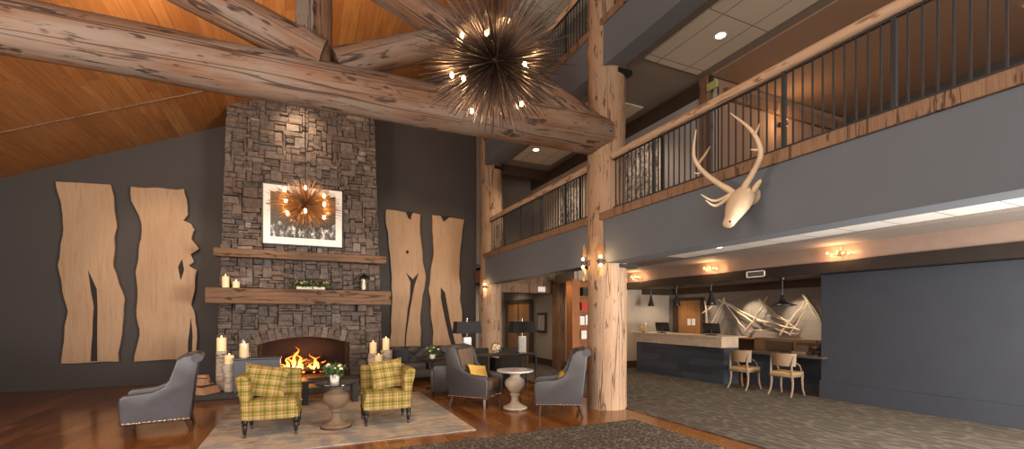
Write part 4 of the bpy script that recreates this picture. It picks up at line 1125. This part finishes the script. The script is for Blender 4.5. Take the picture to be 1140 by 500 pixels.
tine([(4.34,3.52,2.96),(4.12,3.54,2.82),(3.98,3.56,2.87)], .02)
tine([(4.27,3.86,3.32),(4.25,3.91,3.30),(4.22,3.94,3.32)], .014)
tine([(4.30,3.14,3.33),(4.26,3.19,3.34),(4.24,3.21,3.35)], .014)
# skull
sk = MB(); bm = sk.bm; R = []
secs = [((4.53,3.45,3.0),.06,.07),((4.47,3.448,2.97),.115,.11),((4.40,3.44,2.90),.14,.125),((4.32,3.425,2.82),.14,.115),((4.24,3.405,2.73),.102,.095),((4.17,3.385,2.655),.068,.072),((4.11,3.365,2.60),.066,.06),((4.065,3.352,2.57),.06,.05)]
for i, (c_, a, b_) in enumerate(secs):
    c_ = Vector(c_)-O; nx_ = Vector(secs[min(i+1,7)][0])-Vector(secs[max(i-1,0)][0]); d_ = nx_.normalized()
    s_ = Vector((0,1,0)); s_ = (s_-d_*s_.dot(d_)).normalized(); u_ = d_.cross(s_)
    R.append([bm.verts.new(c_+s_*a*math.cos(2*PI*k/16)+u_*b_*math.sin(2*PI*k/16)*(1.0)) for k in range(16)])
for A, B in zip(R, R[1:]):
    for k in range(16): bm.faces.new((A[k], A[(k+1) % 16], B[(k+1) % 16], B[k]))
bm.faces.new(R[0][::-1]); bm.faces.new(R[-1]); bmesh.ops.recalc_face_normals(bm, faces=bm.faces[:])
o = sk.build('skull', 'skullw', t); md = o.modifiers.new('s','SUBSURF'); md.levels = 1; md.render_levels = 1
for s in (-1, 1):
    e = MB().sphere((0,0,0), .10, 14, 10, (.35,.30,1.0)); 
    o = e.build('ear', 'bone', t, Vector((4.45,3.44+s*.13,3.0))-O, (s*-.75, .0, 0))
    MB().sphere(Vector((4.37,3.43+s*.095,2.90))-O, .028, 10, 8).build('eye_socket', 'trimwood', t)
for s in (-1, 1):
    MB().sphere(Vector((4.075,3.352+s*.03,2.60))-O, .014, 8, 6).build('nostril', 'trimwood', t)
    MB().sphere(Vector((4.39,3.435+s*.075,2.965))-O, .045, 10, 8, (.9,.9,.8)).build('antler_burr', 'bone', t)
MB().lathe([(.10,0),(.10,.03)], n=20, rot=Matrix.Rotation(PI/2,3,'Y')).build('mount_plate', 'bone', t, (.0-.02,0,.05))

# ------------------------------------------------------------------ sconces
def sconce(loc, rz, label, pw=2.4, s=1.0):
    t = thing('tube_sconce', label, 'wall lamp', loc, rz, 'copper tube wall sconces')
    t.scale = (s,s,s)
    MB().box((0,.02,0), (.10,.05,.10), .008).build('backplate', 'bronze', t, smooth=False)
    rg = random.Random(2); tb_ = MB(); tc_ = MB()
    for i in range(11):
        x = -.055+.011*i; L1 = rg.uniform(.22,.33); L2 = rg.uniform(.22,.33)
        y = -.03-.04*math.cos((i-5)/5*1.3)
        tc_.tube([(x,y,-L2),(x,y,-.10)], .0045, 6); tb_.tube([(x,y,.10),(x,y,L1)], .0045, 6)
    tb_.build('copper_tubes', 'copper_and_glow', t)
    tc_.build('copper_tubes', 'copper_and_glow', t)
    MB().box((0,-.06,0), (.13,.06,.05), .008).build('band', 'steel', t, smooth=False)
    for z in (-.07,.07):
        MB().sphere((0,-.075,z), .026, 10, 8).build('bulb', 'bulb', t)
    m = Matrix.Rotation(rz, 3, 'Z')
    for z in (-.10,.10):
        p = Vector(loc)+m @ Vector((0,-.19,z*.8))
        lamp('POINT', p, pw, (1,.58,.26), .03)
    return t
sconce((4.563, 6.25, 2.53), math.radians(-50), 'copper tube sconce on the front of the middle log column')
sconce((4.50, 6.59, 2.53), math.radians(-108), 'copper tube sconce on the left side of the middle log column')
sconce((4.60, 11.74, 2.42), math.radians(-35), 'copper tube sconce low on the farther log column')
sconce((8.6, 5.82, 5.41), 0, 'copper tube sconce on the brown wall behind the upper railing', 6)
# flush starburst lights on bulkhead
for (y, lb) in ((4.95, 'starburst copper light at the right end of the bulkhead'), (7.8, 'starburst copper light in the middle of the bulkhead'), (10.5, 'starburst copper light at the left end of the bulkhead')):
    t = thing('starburst_light', lb, 'wall lamp', (8.98, y, 2.75), 0, 'copper starburst lights along the bulkhead')
    MB().lathe([(.05,0),(.05,.03),(.02,.05)], n=16, rot=Matrix.Rotation(-PI/2,3,'Y')).build('backplate', 'bronze', t)
    sp = MB(); rg = random.Random(int(y*10))
    for i in range(46):
        a = rg.uniform(0,2*PI); e_ = rg.uniform(.1,1.0); d_ = Vector((-math.cos(e_*1.4)*.5-.05, math.cos(a)*1.3*math.sin(e_*1.5), math.sin(a)*.55*math.sin(e_*1.5)))*rg.uniform(.12,.22)
        sp.tube([(0,0,0), d_], .004, 4)
    sp.build('copper_rays', 'copper_and_glow', t)
    for q in (-.17,-.08,.02,.11,.19):
        MB().sphere((-.09,q,.03*math.sin(q*40)), .013, 8, 6).build('bulb', 'bulb', t)
        lamp('POINT', (8.98-.12, y+q, 2.75), 3.0, (1,.55,.25), .025)

# ------------------------------------------------------------------ downlights
def down(x, y, z, label, pw=45, tgt=None, spot=85, lens='lens', col=(1,.78,.55)):
    t = thing('recessed_light', label, 'ceiling light', (x, y, z+.006), 0, 'recessed ceiling lights')
    MB().lathe([(.075,-.012),(.10,-.012),(.10,.0),(.075,.0),(.075,-.012)], n=24, cap=False).build('trim_ring', 'white', t)
    MB().lathe([(.072,-.008),(.072,-.004)], n=20).build('lens', lens, t)
    lamp('SPOT', (x, y, z-.03), pw, col, .06, tgt, spot)
down(5.87, 4.96, 5.97, 'bright recessed light in the upper ceiling above the railing', 90)
down(5.5, 10.4, 5.97, 'recessed light in the upper ceiling between the log columns', 190, spot=130)
down(5.8, 1.6, 5.97, 'recessed light in the upper ceiling nearest the viewer', 60)
down(7.46, 6.36, 2.97, 'recessed light in the lower tiled ceiling before the desk', 70, spot=120)
down(6.3, 10.9, 2.97, 'recessed light in the lower ceiling between the log columns', 70, spot=120)
down(6.8, 2.4, 2.97, 'recessed light in the lower tiled ceiling at the far right', 70, spot=120)
for y, lb, pw in ((6.75,'right',95),(7.95,'middle',110),(9.3,'left',40)):
    down(9.85, y, 2.46, 'recessed light over the %s part of the branch art' % lb, pw*1.4, (10.75, y, 1.35), 50)
down(9.9, 10.3, 2.46, 'recessed light over the wooden door behind reception', 40, spot=120)
# roof spots: one for the chimney glow, the others added to light their targets
def track(x, y, tgt, label, pw, spot=40, blend=.7):
    z = roofz(x)-.22
    t = thing('roof_spotlight', label, 'spotlight', (x, y, z), 0, 'spotlights fixed under the plank roof')
    MB().tube([(0,0,.22),(0,0,.05)], .012, 8).build('stem', 'black', t)
    q = (Vector(tgt)-Vector((x,y,z))).to_track_quat('Z','Y')
    MB().lathe([(.05,-.10),(.06,.04),(.055,.04),(.045,-.02)], n=18).build('can', 'black', t, rot=q.to_euler())
    lamp('SPOT', Vector((x,y,z))+q @ Vector((0,0,.05)), pw, (1,.74,.48), .04, tgt, spot, blend)
track(-.25, 10.9, (-.15, 11.95, 6.0), 'spotlight aimed at the chimney stones above the photo', 190, 66, 1.0)
track(1.6, 8.3, (2.6, 12.9, 3.3), 'added spotlight aimed at the left tall slab', 300, 34)
track(3.3, 8.3, (3.85, 12.9, 3.0), 'added spotlight aimed at the right tall slab', 300, 30)
track(-2.9, 8.3, (-2.9, 12.9, 2.8), 'added spotlight aimed at the ragged slab left of the chimney', 260, 36)
track(-.6, 7.6, (-.1, 12.0, 3.2), 'added spotlight aimed at the mantel and mountain photo', 620, 40, 1.0)
track(.6, 3.6, (.35, 7.2, 0), 'added spotlight aimed at the rug and plaid chairs', 520, 46, .8)
track(2.9, 4.0, (3.3, 7.6, .3), 'added spotlight aimed at the dark wingback chairs', 300, 46, .8)

def uplight(x, label, pw, tgt):  # added uplights, put in to brighten the plank roof
    y, z = TY+.50, 4.66+.0146*(x+.7)
    t = thing('added_truss_uplight', label, 'spotlight', (x, y, z), 0, 'added uplights bracketed to the back of the truss chord')
    MB().lathe([(.045,0),(.05,.01),(.05,.09),(.042,.09),(.042,.07)], n=18, cap=False).build('can', 'black', t)
    MB().box((0,-.12,.02), (.02,.24,.03)).build('bracket', 'black', t, smooth=False)
    lamp('SPOT', (x, y, z+.11), pw, (1,.76,.53), .06, tgt, 130, .9)
uplight(-4.4, 'small added uplight on the left end of the truss chord', 240, (-4.0, 10.5, 7))
uplight(-1.6, 'small added uplight on the truss chord left of the king post', 330, (-1.2, 10.5, 8))
uplight(1.6, 'small added uplight on the truss chord right of the king post', 330, (1.6, 10.5, 9))
down(6.1, 14.6, 3.02, 'added recessed light in the rear lobby ceiling before the wooden doors', 80, spot=130)  # added downlight that lifts the dark rear lobby walls
down(5.6, 9.3, 2.95, 'recessed light nearest the bookcase in the lower ceiling', 60, spot=130)
down(5.75, 7.6, 5.97, 'added recessed light in the upper ceiling just past the middle log column', 120, spot=120)  # added downlight that brightens the gallery behind the railing
down(9.2, 2.6, 5.95, 'recessed light in the brown ceiling of the upper room', 90, spot=130)
# art on the second floor wall
def wall_art(loc, w, h, label):
    t = thing('framed_photo', label, 'picture', loc, 0, 'winter tree photos in the upper gallery')
    MB().box((0,0,h/2), (.04,w,.05)).box((0,0,-h/2), (.04,w,.05)).box((0,-w/2,0), (.04,.05,h)).box((0,w/2,0), (.04,.05,h)).build('frame', 'black', t, smooth=False)
    MB().box((.008,0,0), (.02,w,h)).build('mat_board', 'matwhite', t, smooth=False)
    MB().box((-.004,0,0), (.01,w*.88,h*.88)).build('photo_print', 'photo2', t, smooth=False)
wall_art((6.70, 7.75, 4.72), 1.3, 1.3, 'framed winter tree photo behind the railing right of the log column')
wall_art((6.70, 10.7, 4.72), 1.1, 1.3, 'framed winter tree photo behind the railing between the columns')
t = thing('exit_sign', 'yellow green exit sign high on the upper gallery wall', 'sign', (6.60, 5.75, 5.72))
MB().box((0,0,0), (.05,.22,.13), .01).build('housing', 'green_sign', t, smooth=False)

# ------------------------------------------------------------------ light: world through the open back, plus area lamps added as fill
w = bpy.data.worlds.new('World'); scene.world = w; w.use_nodes = True
bg = w.node_tree.nodes['Background']; bg.inputs[0].default_value = (1.0, .93, .85, 1); bg.inputs[1].default_value = .5
lamp('AREA', (-1.5, -2.8, 3.2), 520, (1,.90,.80), 7, (1.5, 10, 2.2), sy=4)
lamp('AREA', (6.6, -1.9, 1.3), 1200, (1,.92,.84), 3, (7.2, 6, 3.0), sy=2)  # added lamp aimed up to brighten the lower gallery ceiling
lamp('AREA', (7.5, -1.9, 4.6), 90, (1,.80,.62), 3, (7.0, 6, 5.0), sy=2)
lamp('AREA', (-5.0, 3.0, 2.6), 300, (1,.82,.66), 4, (4, 9, 4.2), sy=2.5)

# pieces that belong to a part rather than to the whole thing
SUB = {'wick':'wax_body','nailhead_trim':'seat_rail','back_pad':'backrest','tufting_buttons':'backrest','mirror_glass':'frame','photo_print':'mat_board',
       'finial':'lamp_shade','cut_face':'bark_trunk','bark_side':'split_wood','stand':'base','foliage':'pot','louvres':'frame','bulb_arm':'hub','plinth':'pedestal','corbel_stone':'stone_facing','eye_socket':'skull','ear':'skull'}
stem = lambda o: o.name.split('.')[0]
for root in [o for o in bpy.data.objects if o.parent is None and 'category' in o]:
    ch = kids(root); by = {}
    for c_ in ch: by.setdefault(stem(c_), c_)
    for c_ in ch:
        p_ = by.get(SUB.get(stem(c_), ''))
        if p_ is not None and p_ is not c_ and p_.location.length < 1e-6 and tuple(p_.scale) == (1,1,1) and abs(p_.rotation_euler.x)+abs(p_.rotation_euler.y)+abs(p_.rotation_euler.z) < 1e-6: c_.parent = p_

# ------------------------------------------------------------------ camera
cam = bpy.data.cameras.new('camera'); co = bpy.data.objects.new('camera', cam); COL.objects.link(co)
co.location = (0, 0, 1.6); co.rotation_euler = (PI/2, 0, -math.atan2(.4195, .9078))
cam.sensor_width = 36; cam.lens = 498/1140*36; cam.shift_y = (352-250)/1140; cam.clip_start = .05
scene.camera = co
scene.view_settings.view_transform = 'Standard'; scene.view_settings.look = 'None'
scene.view_settings.exposure = .2; scene.view_settings.gamma = 1; scene.view_settings.use_curve_mapping = False
scene.cycles.max_bounces = 6; scene.cycles.diffuse_bounces = 4; scene.cycles.glossy_bounces = 3; scene.cycles.transparent_max_bounces = 10
scene.cycles.sample_clamp_indirect = 3; scene.cycles.sample_clamp_direct = 0
scene.cycles.use_denoising = True; scene.cycles.caustics_reflective = False; scene.cycles.caustics_refractive = False
